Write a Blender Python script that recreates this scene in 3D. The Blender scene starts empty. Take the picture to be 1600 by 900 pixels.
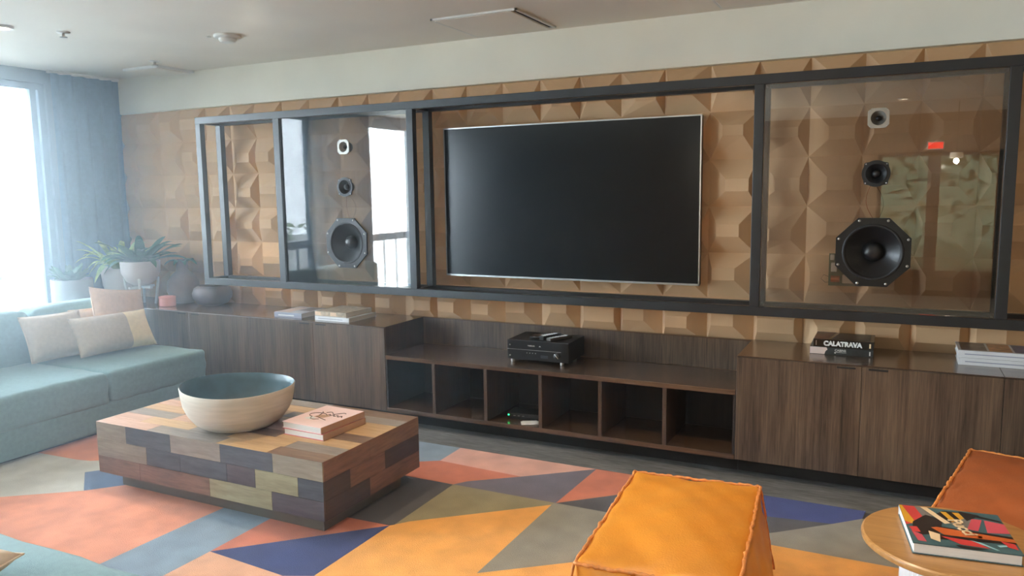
import bpy, bmesh, math, random
from mathutils import Vector, Matrix
PI = math.pi
sc = bpy.context.scene
C = sc.collection

# ------------------------------------------------------------------ camera
def make_camera():
    yaw, pitch, roll = -0.4637, -0.1240, -0.0132
    cy, sy, cp, sp, cr, sr = math.cos(yaw), math.sin(yaw), math.cos(pitch), math.sin(pitch), math.cos(roll), math.sin(roll)
    R = Vector((cy, -sy, 0)); F0 = Vector((sy, cy, 0)); U0 = Vector((0, 0, 1))
    F = F0*cp + U0*sp; U = -F0*sp + U0*cp
    A = R*cr + U*sr; B = -R*sr + U*cr
    cam = bpy.data.cameras.new('camera'); cam.sensor_width = 36; cam.lens = 1205.1*36/1600
    cam.clip_start = 0.05; cam.clip_end = 200
    o = bpy.data.objects.new('camera', cam); C.objects.link(o)
    M = Matrix((A, B, -F)).transposed().to_4x4(); M.translation = Vector((0, -4.8371, 1.6))
    o.matrix_world = M
    sc.camera = o
make_camera()

# ------------------------------------------------------------------ light
sc.view_settings.view_transform = 'Standard'; sc.view_settings.look = 'None'
sc.view_settings.exposure = 1.2; sc.view_settings.gamma = 1.0; sc.view_settings.use_curve_mapping = False
sc.cycles.use_denoising = True
sc.cycles.max_bounces = 7; sc.cycles.diffuse_bounces = 4; sc.cycles.glossy_bounces = 4
sc.cycles.transparent_max_bounces = 12; sc.cycles.transmission_bounces = 4; sc.cycles.volume_bounces = 0
sc.cycles.sample_clamp_indirect = 6; sc.cycles.caustics_reflective = False; sc.cycles.caustics_refractive = False

w = bpy.data.worlds.new('world'); sc.world = w; w.use_nodes = True
bg = w.node_tree.nodes['Background']; bg.inputs['Color'].default_value = (0.78, 0.90, 1.0, 1); bg.inputs['Strength'].default_value = 13.0

def area(name, loc, target, sx, sy, power, col, spread=PI):
    l = bpy.data.lights.new(name, 'AREA'); l.shape = 'RECTANGLE'; l.size = sx; l.size_y = sy
    l.energy = power; l.color = col; l.spread = spread
    o = bpy.data.objects.new(name, l); C.objects.link(o); o.location = loc
    o.rotation_euler = (Vector(target)-Vector(loc)).to_track_quat('-Z', 'Y').to_euler()
    return o
# daylight just outside the glazing of the left wall and of the rear wall
area('daylight_left_far', (-6.85, -5.6, 1.40), (0, -5.2, 1.2), 2.8, 2.5, 340, (0.72, 0.88, 1.0))
area('daylight_rear', (0.5, -8.9, 1.2), (0.5, 0, 1.2), 1.5, 1.6, 25, (0.85, 0.95, 0.9))

for x, z, e in ((0.62, 1.97, 14), (-2.1, 2.1, 22), (2.9, 2.0, 8)):  # pendants added as warm room fill; right one matches a reflected lamp
    l = bpy.data.lights.new('pendant_fill', 'POINT'); l.energy = e; l.color = (1.0, 0.90, 0.74); l.shadow_soft_size = 0.03
    o = bpy.data.objects.new('pendant_fill', l); C.objects.link(o); o.location = (x, -7.0, z-0.06)
def spot(name, loc, target, power, size, blend, col, rad=0.05):
    l = bpy.data.lights.new(name, 'SPOT'); l.energy = power; l.spot_size = size; l.spot_blend = blend; l.color = col; l.shadow_soft_size = rad
    o = bpy.data.objects.new(name, l); C.objects.link(o); o.location = loc
    o.rotation_euler = (Vector(target)-Vector(loc)).to_track_quat('-Z', 'Y').to_euler()
WARM = (1.0, 0.80, 0.56)
SPOTS = [((-4.93, -1.87, 2.60), (-4.6, -1.8, 0), 22, 1.7), ((-2.9, -1.87, 2.60), (-2.9, -1.95, 0), 50, 1.7),
         ((-0.7, -1.95, 2.60), (-0.7, -2.0, 0), 60, 1.6), ((1.3, -1.9, 2.60), (1.3, -1.95, 0), 30, 1.6),
         ((-4.75, -0.75, 2.60), (-4.8, -0.40, 0.7), 45, 0.75)]
for i, (a, b, p, s) in enumerate(SPOTS):
    spot('downlight_beam', a, b, p*0.85, s, 0.8, WARM)
for x, e in ((-3.5, 110), (0.0, 60), (2.6, 30)):  # warm fill beams added behind the camera
    spot('rear_fill_beam', (x, -6.3, 2.60), (x, -6.3, 0), e, 2.6, 0.9, (1.0, 0.78, 0.50))

# ------------------------------------------------------------------ materials
def lin(c):
    return tuple(((v/255)/12.92 if v/255 <= 0.04045 else ((v/255+0.055)/1.055)**2.4) for v in c) + (1,)

MATS = {}
def mat(name, col, rough=0.6, metal=0.0, noise=0.0, nscale=8.0, bump=0.0, bscale=60.0, coat=0.0, spec=0.5, stretch=(1, 1, 1), col2=None, detail=3.0, sheen=0.0):
    if name in MATS: return MATS[name]
    m = bpy.data.materials.new(name); m.use_nodes = True
    nt = m.node_tree; b = nt.nodes['Principled BSDF']
    c = lin(col)
    b.inputs['Base Color'].default_value = c; b.inputs['Roughness'].default_value = rough; b.inputs['Metallic'].default_value = metal
    b.inputs['Specular IOR Level'].default_value = spec; b.inputs['Coat Weight'].default_value = coat; b.inputs['Coat Roughness'].default_value = 0.15
    b.inputs['Sheen Weight'].default_value = sheen
    tc = nt.nodes.new('ShaderNodeTexCoord'); mp = nt.nodes.new('ShaderNodeMapping'); mp.inputs['Scale'].default_value = stretch
    nt.links.new(tc.outputs['Object'], mp.inputs['Vector'])
    if noise > 0 or col2:
        n = nt.nodes.new('ShaderNodeTexNoise'); n.inputs['Scale'].default_value = nscale; n.inputs['Detail'].default_value = detail
        nt.links.new(mp.outputs['Vector'], n.inputs['Vector'])
        r = nt.nodes.new('ShaderNodeValToRGB')
        c2 = lin(col2) if col2 else tuple(v*(1-noise) for v in c[:3]) + (1,)
        c1 = c if col2 else tuple(min(1, v*(1+noise)) for v in c[:3]) + (1,)
        r.color_ramp.elements[0].position = 0.32; r.color_ramp.elements[1].position = 0.68
        r.color_ramp.elements[0].color = c2; r.color_ramp.elements[1].color = c1
        nt.links.new(n.outputs['Fac'], r.inputs['Fac']); nt.links.new(r.outputs['Color'], b.inputs['Base Color'])
    if bump > 0:
        n2 = nt.nodes.new('ShaderNodeTexNoise'); n2.inputs['Scale'].default_value = bscale; n2.inputs['Detail'].default_value = 4
        nt.links.new(mp.outputs['Vector'], n2.inputs['Vector'])
        bp = nt.nodes.new('ShaderNodeBump'); bp.inputs['Strength'].default_value = bump; bp.inputs['Distance'].default_value = 0.01
        nt.links.new(n2.outputs['Fac'], bp.inputs['Height']); nt.links.new(bp.outputs['Normal'], b.inputs['Normal'])
    MATS[name] = m
    return m

def wood(name, dark, light, axis='z', fine=70, rough=0.45, coat=0.0, band=6.0, mid=0.5, along=1.2):
    """grain runs along `axis`"""
    if name in MATS: return MATS[name]
    m = bpy.data.materials.new(name); m.use_nodes = True; nt = m.node_tree; b = nt.nodes['Principled BSDF']
    b.inputs['Roughness'].default_value = rough; b.inputs['Coat Weight'].default_value = coat; b.inputs['Coat Roughness'].default_value = 0.2
    tc = nt.nodes.new('ShaderNodeTexCoord')
    def stretched(s, l):
        mp = nt.nodes.new('ShaderNodeMapping'); v = [s, s, s]; v['xyz'.index(axis)] = l; mp.inputs['Scale'].default_value = v
        nt.links.new(tc.outputs['Object'], mp.inputs['Vector'])
        n = nt.nodes.new('ShaderNodeTexNoise'); n.inputs['Scale'].default_value = 1; n.inputs['Detail'].default_value = 5; n.inputs['Roughness'].default_value = 0.65
        n.inputs['Distortion'].default_value = 0.4
        nt.links.new(mp.outputs['Vector'], n.inputs['Vector']); return n
    a = stretched(fine, along*3); c = stretched(band, along*0.6)
    mx = nt.nodes.new('ShaderNodeMath'); mx.operation = 'ADD'
    s1 = nt.nodes.new('ShaderNodeMath'); s1.operation = 'MULTIPLY'; s1.inputs[1].default_value = 0.55
    s2 = nt.nodes.new('ShaderNodeMath'); s2.operation = 'MULTIPLY'; s2.inputs[1].default_value = 0.45
    nt.links.new(a.outputs['Fac'], s1.inputs[0]); nt.links.new(c.outputs['Fac'], s2.inputs[0])
    nt.links.new(s1.outputs[0], mx.inputs[0]); nt.links.new(s2.outputs[0], mx.inputs[1])
    r = nt.nodes.new('ShaderNodeValToRGB'); e = r.color_ramp.elements
    e[0].position = mid-0.14; e[0].color = lin(dark); e[1].position = mid+0.14; e[1].color = lin(light)
    nt.links.new(mx.outputs[0], r.inputs['Fac']); nt.links.new(r.outputs['Color'], b.inputs['Base Color'])
    bp = nt.nodes.new('ShaderNodeBump'); bp.inputs['Strength'].default_value = 0.08; bp.inputs['Distance'].default_value = 0.004
    nt.links.new(a.outputs['Fac'], bp.inputs['Height']); nt.links.new(bp.outputs['Normal'], b.inputs['Normal'])
    MATS[name] = m; return m

def emit(name, col, s):
    m = bpy.data.materials.new(name); m.use_nodes = True; nt = m.node_tree; nt.nodes.clear()
    e = nt.nodes.new('ShaderNodeEmission'); o = nt.nodes.new('ShaderNodeOutputMaterial'); e.inputs[0].default_value = lin(col); e.inputs[1].default_value = s
    nt.links.new(e.outputs[0], o.inputs[0]); MATS[name] = m; return m

def glass(name, tint=(1, 1, 1), refl=1.0, rough=0.0):
    m = bpy.data.materials.new(name); m.use_nodes = True; nt = m.node_tree; nt.nodes.clear()
    o = nt.nodes.new('ShaderNodeOutputMaterial'); t = nt.nodes.new('ShaderNodeBsdfTransparent'); g = nt.nodes.new('ShaderNodeBsdfGlossy')
    f = nt.nodes.new('ShaderNodeFresnel'); f.inputs['IOR'].default_value = 1.5
    mu = nt.nodes.new('ShaderNodeMath'); mu.operation = 'MULTIPLY'; mu.inputs[1].default_value = refl; mu.use_clamp = True
    x = nt.nodes.new('ShaderNodeMixShader'); t.inputs[0].default_value = tint + (1,); g.inputs['Roughness'].default_value = rough; g.inputs['Color'].default_value = (1, 1, 1, 1)
    nt.links.new(f.outputs[0], mu.inputs[0]); nt.links.new(mu.outputs[0], x.inputs[0]); nt.links.new(t.outputs[0], x.inputs[1]); nt.links.new(g.outputs[0], x.inputs[2]); nt.links.new(x.outputs[0], o.inputs[0])
    MATS[name] = m; return m

M_white = mat('painted_plaster', (238, 235, 220), 0.8, noise=0.03, nscale=3)
M_ceil = mat('ceiling_paint', (238, 233, 222), 0.85, noise=0.03, nscale=2)
M_bluewall = mat('blue_grey_paint', (128, 150, 165), 0.8)
M_floor = wood('dark_streaked_floor', (70, 70, 69), (138, 138, 137), 'x', fine=90, rough=0.5, band=14, along=3)
M_tile = mat('tan_faceted_tile', (218, 180, 138), 0.75, noise=0.04, nscale=4, bump=0.05, bscale=90)
M_frame = mat('charcoal_metal', (27, 31, 35), 0.38, metal=0.0, noise=0.06, nscale=20, spec=0.6)
M_cab = wood('dark_walnut_veneer', (46, 35, 28), (112, 92, 74), 'z', fine=110, rough=0.38, coat=0.15, band=9)
M_cabtop = wood('dark_walnut_top', (62, 46, 35), (104, 79, 60), 'x', fine=90, rough=0.26, coat=0.8, band=8)
M_cabside = wood('dark_walnut_board', (52, 38, 30), (88, 66, 50), 'z', fine=90, rough=0.45, band=8)
M_kick = mat('black_plinth', (26, 22, 20), 0.6, noise=0.1)
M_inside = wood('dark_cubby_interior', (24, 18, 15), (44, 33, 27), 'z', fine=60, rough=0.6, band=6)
M_black = mat('black_plastic', (12, 12, 13), 0.35, noise=0.05)
M_blackm = mat('black_matte', (20, 20, 21), 0.6, noise=0.1)
M_cone = mat('black_paper_cone', (24, 25, 27), 0.38, noise=0.12, nscale=30)
M_silver = mat('brushed_silver', (190, 190, 188), 0.28, metal=1.0, noise=0.05)
M_screen = mat('tv_screen_glass', (5, 5, 6), 0.16, spec=0.35, noise=0.02)
M_sofa = mat('teal_upholstery', (106, 140, 142), 0.9, noise=0.08, nscale=40, bump=0.25, bscale=350, sheen=0.25)
M_cream = mat('cream_linen', (226, 200, 172), 0.9, noise=0.05, nscale=40, bump=0.3, bscale=250)
M_beige = mat('beige_linen', (188, 172, 152), 0.9, noise=0.06, nscale=40, bump=0.3, bscale=250)
M_peach = mat('peach_linen', (222, 190, 166), 0.9, noise=0.05, nscale=40, bump=0.3, bscale=250)
M_straw = mat('straw_linen', (230, 210, 168), 0.9, noise=0.05, nscale=40, bump=0.3, bscale=250)
M_leather = mat('orange_leather', (214, 138, 44), 0.42, noise=0.10, nscale=5, bump=0.15, bscale=160, spec=0.45)
M_leather2 = mat('rust_leather', (158, 86, 46), 0.42, noise=0.10, nscale=5, bump=0.15, bscale=160, spec=0.45)
M_piping = mat('raw_leather_edge', (206, 130, 66), 0.6, noise=0.2, nscale=60)
M_paper = mat('page_paper', (226, 224, 220), 0.8, noise=0.07, nscale=3, stretch=(1, 1, 300))
M_oak = wood('honey_oak', (148, 104, 56), (182, 136, 82), 'x', fine=60, rough=0.35, coat=0.3, band=7)
M_fluted = mat('white_fluted_metal', (222, 224, 226), 0.4, noise=0.03)
M_curtain = mat('blue_curtain_cloth', (104, 140, 166), 0.9, noise=0.06, nscale=30, bump=0.2, bscale=300)
M_trimwhite = mat('white_trim', (225, 226, 222), 0.5, noise=0.02)
M_dark = mat('dark_slot', (40, 36, 32), 0.8, noise=0.05)
M_glass = glass('display_glass', (0.92, 0.90, 0.87), 2.3)
M_winglass = glass('window_glass', (0.97, 0.99, 1.0), 0.8)
M_brass = mat('copper_wire', (176, 96, 50), 0.35, metal=0.8, noise=0.05)

# ------------------------------------------------------------------ mesh helpers
class G:
    def __init__(s, ox=0, oy=0, oz=0): s.bm = bmesh.new(); s.o = Vector((ox, oy, oz))
    def box(s, x0, x1, y0, y1, z0, z1, mi=0, bev=0.0, seg=2):
        bm = s.bm
        vs = [bm.verts.new((x, y, z)) for x in (x0, x1) for y in (y0, y1) for z in (z0, z1)]
        q = [(0, 1, 3, 2), (4, 6, 7, 5), (0, 4, 5, 1), (2, 3, 7, 6), (0, 2, 6, 4), (1, 5, 7, 3)]
        fs = [bm.faces.new([vs[i] for i in f]) for f in q]
        for f in fs: f.material_index = mi
        if bev > 0:
            es = list({e for f in fs for e in f.edges})
            r = bmesh.ops.bevel(bm, geom=es, offset=bev, segments=seg, profile=0.5, affect='EDGES')
            for f in r['faces']: f.material_index = mi
        return s
    def prism(s, poly, a, b, axis='z', mi=0, cap=True):
        bm = s.bm
        def P(u, v, t): return {'z': (u, v, t), 'y': (u, t, v), 'x': (t, u, v)}[axis]
        lo = [bm.verts.new(P(u, v, a)) for u, v in poly]; hi = [bm.verts.new(P(u, v, b)) for u, v in poly]
        n = len(poly)
        for i in range(n):
            f = bm.faces.new((lo[i], lo[(i+1) % n], hi[(i+1) % n], hi[i])); f.material_index = mi
        if cap:
            for loop in (lo, hi):
                f = bm.faces.new(loop); f.material_index = mi
        return s
    def lathe(s, prof, n=40, axis='z', mi=0, c=(0, 0, 0), flute=None, wob=None, cap=(1, 1)):
        """prof: list of (r, h)"""
        bm = s.bm; rings = []
        for r, h in prof:
            ring = []
            for k in range(n):
                t = 2*PI*k/n; rr = r
                if flute: rr = r*(1+flute*(1 if k % 2 else -1))
                hh = h + (wob(t, r, h) if wob else 0)
                u, v = rr*math.cos(t), rr*math.sin(t)
                p = {'z': (u, v, hh), 'y': (u, hh, v), 'x': (hh, u, v)}[axis]
                ring.append(bm.verts.new((p[0]+c[0], p[1]+c[1], p[2]+c[2])))
            rings.append(ring)
        for a, b in zip(rings, rings[1:]):
            for k in range(n):
                f = bm.faces.new((a[k], a[(k+1) % n], b[(k+1) % n], b[k])); f.material_index = mi
        for ring in [q for q, k in zip((rings[0], rings[-1]), cap) if k]:
            try:
                f = bm.faces.new(ring); f.material_index = mi
            except ValueError: pass
        return s
    def tube(s, pts, r, n=8, mi=0, closed=False, rf=None):
        bm = s.bm; pts = [Vector(p) for p in pts]; rings = []; N = len(pts)
        for i, p in enumerate(pts):
            if closed: d = pts[(i+1) % N]-pts[i-1]
            else: d = pts[min(i+1, N-1)]-pts[max(i-1, 0)]
            d.normalize(); up = Vector((0, 0, 1)) if abs(d.z) < 0.9 else Vector((1, 0, 0))
            a = d.cross(up).normalized(); b = d.cross(a).normalized()
            rr = r*(rf(i/(N-1)) if rf else 1)
            rings.append([bm.verts.new(p+a*rr*math.cos(2*PI*k/n)+b*rr*math.sin(2*PI*k/n)) for k in range(n)])
        pairs = list(zip(rings, rings[1:])) + ([(rings[-1], rings[0])] if closed else [])
        for a, b in pairs:
            for k in range(n):
                f = bm.faces.new((a[k], a[(k+1) % n], b[(k+1) % n], b[k])); f.material_index = mi
        if not closed:
            for ring in (rings[0], rings[-1]):
                f = bm.faces.new(ring); f.material_index = mi
        return s
    def poly(s, pts, mi=0):
        f = s.bm.faces.new([s.bm.verts.new(p) for p in pts]); f.material_index = mi; return s
    def build(s, name, mats, parent=None, smooth=False, angle=None, local=False):
        """coordinates are world coordinates unless local; the origin is moved to the parent's"""
        bmesh.ops.recalc_face_normals(s.bm, faces=s.bm.faces)
        me = bpy.data.meshes.new(name)
        off = Vector((0, 0, 0))
        if parent is not None and not local:
            p = parent
            while p is not None: off += Vector(p.location); p = p.parent
        elif not local: off = s.o
        if off.length > 0: bmesh.ops.translate(s.bm, verts=s.bm.verts, vec=-off)
        s.bm.to_mesh(me); s.bm.free()
        if smooth:
            for f in me.polygons: f.use_smooth = True
            if angle is not None: me.set_sharp_from_angle(angle=angle)
        for m in (mats if isinstance(mats, (list, tuple)) else [mats]): me.materials.append(m)
        o = bpy.data.objects.new(name, me); C.objects.link(o)
        if parent is not None: o.parent = parent
        elif not local: o.location = off
        return o

def thing(name, label, cat, loc=(0, 0, 0), rz=0, group=None):
    o = bpy.data.objects.new(name, None); C.objects.link(o); o.location = loc; o.rotation_euler = (0, 0, rz)
    o.empty_display_size = 0.1
    o['label'] = label; o['category'] = cat
    if group: o['group'] = group
    return o
def tag(o, label, cat, group=None):
    o['label'] = label; o['category'] = cat
    if group: o['group'] = group
    return o
def struct(o): o['kind'] = 'structure'; return o

def text_part(name, body, m, parent, loc, rot, size, ext=0.0006, off=0.0, sx=1.0, label=None):
    cu = bpy.data.curves.new(name, 'FONT'); cu.body = body; cu.size = size; cu.extrude = ext; cu.offset = off
    cu.align_x = 'CENTER'; cu.align_y = 'CENTER'
    tmp = bpy.data.objects.new('tmp', cu); C.objects.link(tmp)
    bpy.context.view_layer.update()
    me = bpy.data.meshes.new_from_object(tmp.evaluated_get(bpy.context.evaluated_depsgraph_get()))
    bpy.data.objects.remove(tmp); bpy.data.curves.remove(cu)
    me.materials.clear(); me.materials.append(m); me.name = name
    o = bpy.data.objects.new(name, me); C.objects.link(o); o.parent = parent; o.location = loc; o.rotation_euler = rot; o.scale = (sx, 1, 1)
    if label: o['label'] = label
    return o

# ------------------------------------------------------------------ room shell
XL, XR, YB, ZC = -6.358, 4.0, -8.6, 2.643
g = G(); g.box(XL-0.12, XR+0.12, YB-0.12, 0.12, -0.12, 0.0); struct(g.build('floor', M_floor))
g = G(); g.box(XL-0.12, XR+0.12, YB-0.12, 0.12, ZC, ZC+0.12); struct(g.build('ceiling', M_ceil))
g = G(); g.box(XL-0.12, XR+0.12, 0.0, 0.12, 0.0, ZC); g.box(XL, XR, -0.069, 0.0, 2.338, ZC); struct(g.build('wall_back', M_white))
g = G(); g.box(XR, XR+0.12, YB, 0.0, 0, ZC); struct(g.build('wall_right', mat('warm_wall', (205, 180, 150), 0.8, noise=0.04)))
# left wall: openings y -3.05..-0.76 and -5.9..-4.3
g = G()
WZ = 2.535
g.box(XL-0.12, XL, YB, 0.0, WZ, ZC); g.box(XL-0.12, XL, -0.70, 0.0, 0, WZ); g.box(XL-0.12, XL, -4.30, -3.20, 0, WZ)
g.box(XL-0.12, XL, YB, -6.4, 0, WZ)
struct(g.build('wall_left', M_bluewall))
def window(name, y0, y1, mull):
    f = G()
    f.box(XL-0.09, XL-0.03, y0, y1, 0.0, 0.06); f.box(XL-0.09, XL-0.03, y0, y1, WZ-0.05, WZ)
    for y in [y0, y1-0.05] + mull: f.box(XL-0.09, XL-0.03, y, y+0.05, 0.06, WZ-0.05)
    fo = struct(f.build(name, M_bluewall))
    p = G(); p.box(XL-0.065, XL-0.059, y0+0.02, y1-0.02, 0.03, WZ-0.03); p.build('pane', M_winglass, fo)
    return fo
window('window_1', -3.20, -0.70, [-0.82, -1.98]); window('window_2', -6.4, -4.30, [-5.35])
# rear wall with glazed opening
g = G(); M_rear = wood('rear_wall_panel', (120, 96, 76), (170, 142, 116), 'z', fine=30, rough=0.5, band=4)
g.box(XL, -0.3, YB-0.12, YB, 0, ZC); g.box(1.28, XR, YB-0.12, YB, 0, ZC); g.box(-0.3, 1.28, YB-0.12, YB, 2.1, ZC)
struct(g.build('wall_rear', M_rear))
f = G()
for x, q in ((-0.3, 0.06), (0.36, 0.16), (1.22, 0.06)): f.box(x, x+q, YB-0.09, YB-0.03, 0, 2.1)
f.box(-0.3, 1.28, YB-0.09, YB-0.03, 2.04, 2.1); f.box(-0.3, 1.28, YB-0.09, YB-0.03, 0, 0.38)
fo = struct(f.build('door_1', M_frame)); p = G(); p.box(-0.28, 1.26, YB-0.063, YB-0.057, 0.35, 2.06); p.build('pane', glass('dimming_glass', (0.13, 0.14, 0.11), 1.0), fo)  # tint added to dim the daylight through the rear doors

# outside: terrace, hedge, railing
g = G(); g.box(-30, XL-0.13, -20, 6, -0.2, -0.02); g.box(XL-0.13, 14, -20, YB-0.13, -0.2, -0.02)
struct(g.build('ground', mat('pale_terrace', (165, 165, 162), 0.8, noise=0.05, nscale=2)))
def hedge(label, x0, x1, y0, y1, h, seed):
    rnd = random.Random(seed); g = G()
    for i in range(420):
        x, y, z = rnd.uniform(x0, x1), rnd.uniform(y0, y1), h*rnd.random()**0.6
        a, t = rnd.uniform(0, 2*PI), rnd.uniform(-0.8, 0.8); s = rnd.uniform(0.08, 0.16)
        u = Vector((math.cos(a), math.sin(a), t))*s; v = Vector((-math.sin(a), math.cos(a), 0.4))*s*0.5
        c = Vector((x, y, z))
        g.poly([c-u, c+v, c+u, c-v])
    o = g.build('hedge', mat('leaf_green_'+label.split()[0], (92, 118, 62), 0.6, noise=0.3, nscale=3))
    tag(o, label, 'hedge'); o['kind'] = 'stuff'
hedge('green hedge growing outside beyond the terrace railing', -12.5, -11.5, -9.5, 1.5, 1.0, 3)
hedge('tall green bushes outside the rear glass doors', -0.6, 3.4, -11.6, -10.6, 2.3, 4)
t = thing('terrace_railing', 'pale metal railing on the terrace outside the left window', 'railing', (-6.64, -3, -0.02))
g = G(); g.box(-6.67, -6.61, -7.5, -0.2, 0.93, 1.03, bev=0.01); g.build('handrail', mat('grey_railing', (196, 198, 200), 0.5, noise=0.03), t)
for k in range(24):
    g = G(); y = -7.4+k*0.3; g.box(-6.65, -6.63, y, y+0.03, -0.02, 0.93); g.build('post', MATS['grey_railing'], t)

# faceted tile panelling
P = 0.2845
def tiles():
    g = G(); bm = g.bm; rnd = random.Random(11)
    x_seam = -0.195; ztop = 2.3485
    k0 = math.floor((XL - x_seam)/P); k1 = math.ceil((2.9-x_seam)/P)
    pats = [(0.22, 0.68, 0.36, 0.62), (0.12, 0.60, 0.42, 0.68), (0.38, 0.86, 0.32, 0.58), (0.20, 0.80, 0.40, 0.60), (0.10, 0.84, 0.34, 0.64), (0.30, 0.72, 0.30, 0.52)]
    for k in range(k0, k1):
        for r in range(7):
            x0 = x_seam+k*P; z1 = ztop-r*P; z0 = z1-P
            a, b, c, d = rnd.choice(pats)
            if rnd.random() < 0.12: a, b = 1-b, 1-a
            if rnd.random() < 0.3: c, d = 1-d, 1-c
            h = [0.062+rnd.uniform(-0.014, 0.006) for _ in range(2)]
            xl = max(x0, XL)
            o = [(x0, z0), (x0+P, z0), (x0+P, z1), (x0, z1)]
            i = [(x0+a*P, z0+c*P, h[0]), (x0+b*P, z0+c*P, h[1]), (x0+b*P, z0+d*P, h[1]), (x0+a*P, z0+d*P, h[0])]
            ov = [bm.verts.new((max(x, XL), -0.001, z)) for x, z in o]; iv = [bm.verts.new((max(x, XL), -q, z)) for x, z, q in i]
            bm.faces.new(iv)
            for n in range(4):
                try: bm.faces.new((ov[n], ov[(n+1) % 4], iv[(n+1) % 4], iv[n]))
                except ValueError: pass
    bmesh.ops.dissolve_degenerate(bm, dist=1e-5, edges=bm.edges)
    return struct(g.build('trim_1', M_tile))
tiles()

# ------------------------------------------------------------------ built-in cabinets
FY, TZ = -0.577, 0.692
def cabinet(label, x0, x1, seams, top_label=None, y_back=-0.066):
    t = thing('storage_cabinet', label, 'cabinet', ((x0+x1)/2, -0.3, 0), group='low built-in cabinets along the wall')
    g = G(); g.box(x0+0.001, x1-0.001, FY+0.02, y_back, 0.102, TZ-0.004, bev=0.001); g.build('body', M_cabside, t)
    g = G(); g.box(x0+0.001, x1-0.001, FY+0.006, y_back, TZ-0.004, TZ, bev=0.001); g.build('cabinet_top', M_cabtop, t)
    g = G(); g.box(x0+0.001, x1-0.001, -0.45, y_back-0.02, 0.0, 0.10); g.build('plinth', M_kick, t)
    xs = [x0] + seams + [x1]
    for i, (a, b) in enumerate(zip(xs, xs[1:])):
        g = G(); g.box(a+0.0012, b-0.0012, FY, FY+0.019, 0.104, TZ-0.006, bev=0.0015)
        d = g.build('door', M_cab, t)
        # finger pull near the meeting edge
        px = b-0.075 if i % 2 == 0 else a+0.075
        h = G(); h.box(px-0.045, px+0.045, FY-0.004, FY+0.001, TZ-0.022, TZ-0.012, bev=0.002); h.build('handle', M_blackm, d)
    return t
cabinet('low dark wood cabinet left of the open shelves, three grey-white books on its top', -4.37, -3.112, [-3.742])
cabinet('low dark wood cabinet in the middle of the left run, bare on top', -5.63, -4.37, [-5.0])
cabinet('low dark wood cabinet in the far left corner carrying the potted plants', -6.25, -5.63, [])
cabinet('low dark wood cabinet right of the open shelves, under the CALATRAVA book', -0.7586, 0.49, [-0.13])
cabinet('low dark wood cabinet at the right edge, under the white books, behind the rust pouf', 0.49, 1.75, [1.12])

t = thing('media_shelf', 'long low dark wood shelf unit with six open cubbies below the television', 'shelf', (-1.935, -0.3, 0))
X0, X1, SZ, SY = -3.110, -0.7606, 0.4976, -0.092
g = G(); g.box(X0, X1, FY, SY, SZ-0.028, SZ, bev=0.0015); g.build('top_shelf', M_cabtop, t)
g = G(); g.box(X0, X1, SY, SY+0.02, SZ, TZ-0.002, bev=0.001); g.build('back_panel', M_cab, t)
g = G(); g.box(X0, X1, SY-0.004, -0.066, TZ-0.006, TZ, bev=0.001)
g.build('ledge', M_cabtop, t)
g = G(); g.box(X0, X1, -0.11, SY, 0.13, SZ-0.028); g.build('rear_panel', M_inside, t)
g = G(); g.box(X0, X1, FY, -0.11, 0.102, 0.13, bev=0.001); g.build('bottom_shelf', M_cabtop, t)
g = G(); g.box(X0, X1, -0.45, -0.12, 0.0, 0.10); g.build('plinth', M_kick, t)
for x in (-2.724, -2.332, -1.945, -1.552, -1.158):
    g = G(); g.box(x-0.012, x+0.012, FY, -0.11, 0.13, SZ-0.028, bev=0.001); g.build('divider', M_cabside, t)
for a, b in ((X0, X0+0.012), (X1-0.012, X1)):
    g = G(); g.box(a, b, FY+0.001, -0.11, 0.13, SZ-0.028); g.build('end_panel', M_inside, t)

# ------------------------------------------------------------------ display frame
FR = thing('display_frame', 'long charcoal metal box frame on the tan faceted wall, around television and speakers', 'frame', (-2.3, -0.23, 0.884))
YF0, YF1, YR0, YR1 = -0.355, -0.305, -0.15, -0.10
ZB, ZT, TH = 0.884, 2.22, 0.052
XA, XB = -5.05, 1.35
for nm, z0, z1 in (('top_rail', ZT-TH, ZT), ('bottom_rail', ZB, ZB+TH)):
    for y0, y1 in ((YF0, YF1), (YR0, YR1)):
        g = G(); g.box(XA, XB, y0, y1, z0, z1, bev=0.002); g.build(nm, M_frame, FR)
PX = [-5.05, -4.235, -3.035, -0.735, 0.455, 1.298]
for i, x in enumerate(PX):
    wd = 0.052 if i != 1 else 0.058
    for y0, y1 in ((YF0, YF1), (YR0, YR1)):
        g = G(); g.box(x, x+wd, y0+0.001, y1-0.001, ZB+TH, ZT-TH, bev=0.002); g.build('post', M_frame, FR)
    for z in (ZB, ZT-TH):
        g = G(); g.box(x, x+wd, YF1, YR0, z+0.001, z+TH-0.001, bev=0.002); g.build('cross_bar', M_frame, FR)
for x in (-4.9, 1.0):
    for z in (ZB+0.026, ZT-0.026):
        g = G(); g.box(x-0.015, x+0.015, YR1, 0.0, z-0.015, z+0.015); g.build('wall_bracket', M_frame, FR)

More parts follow.
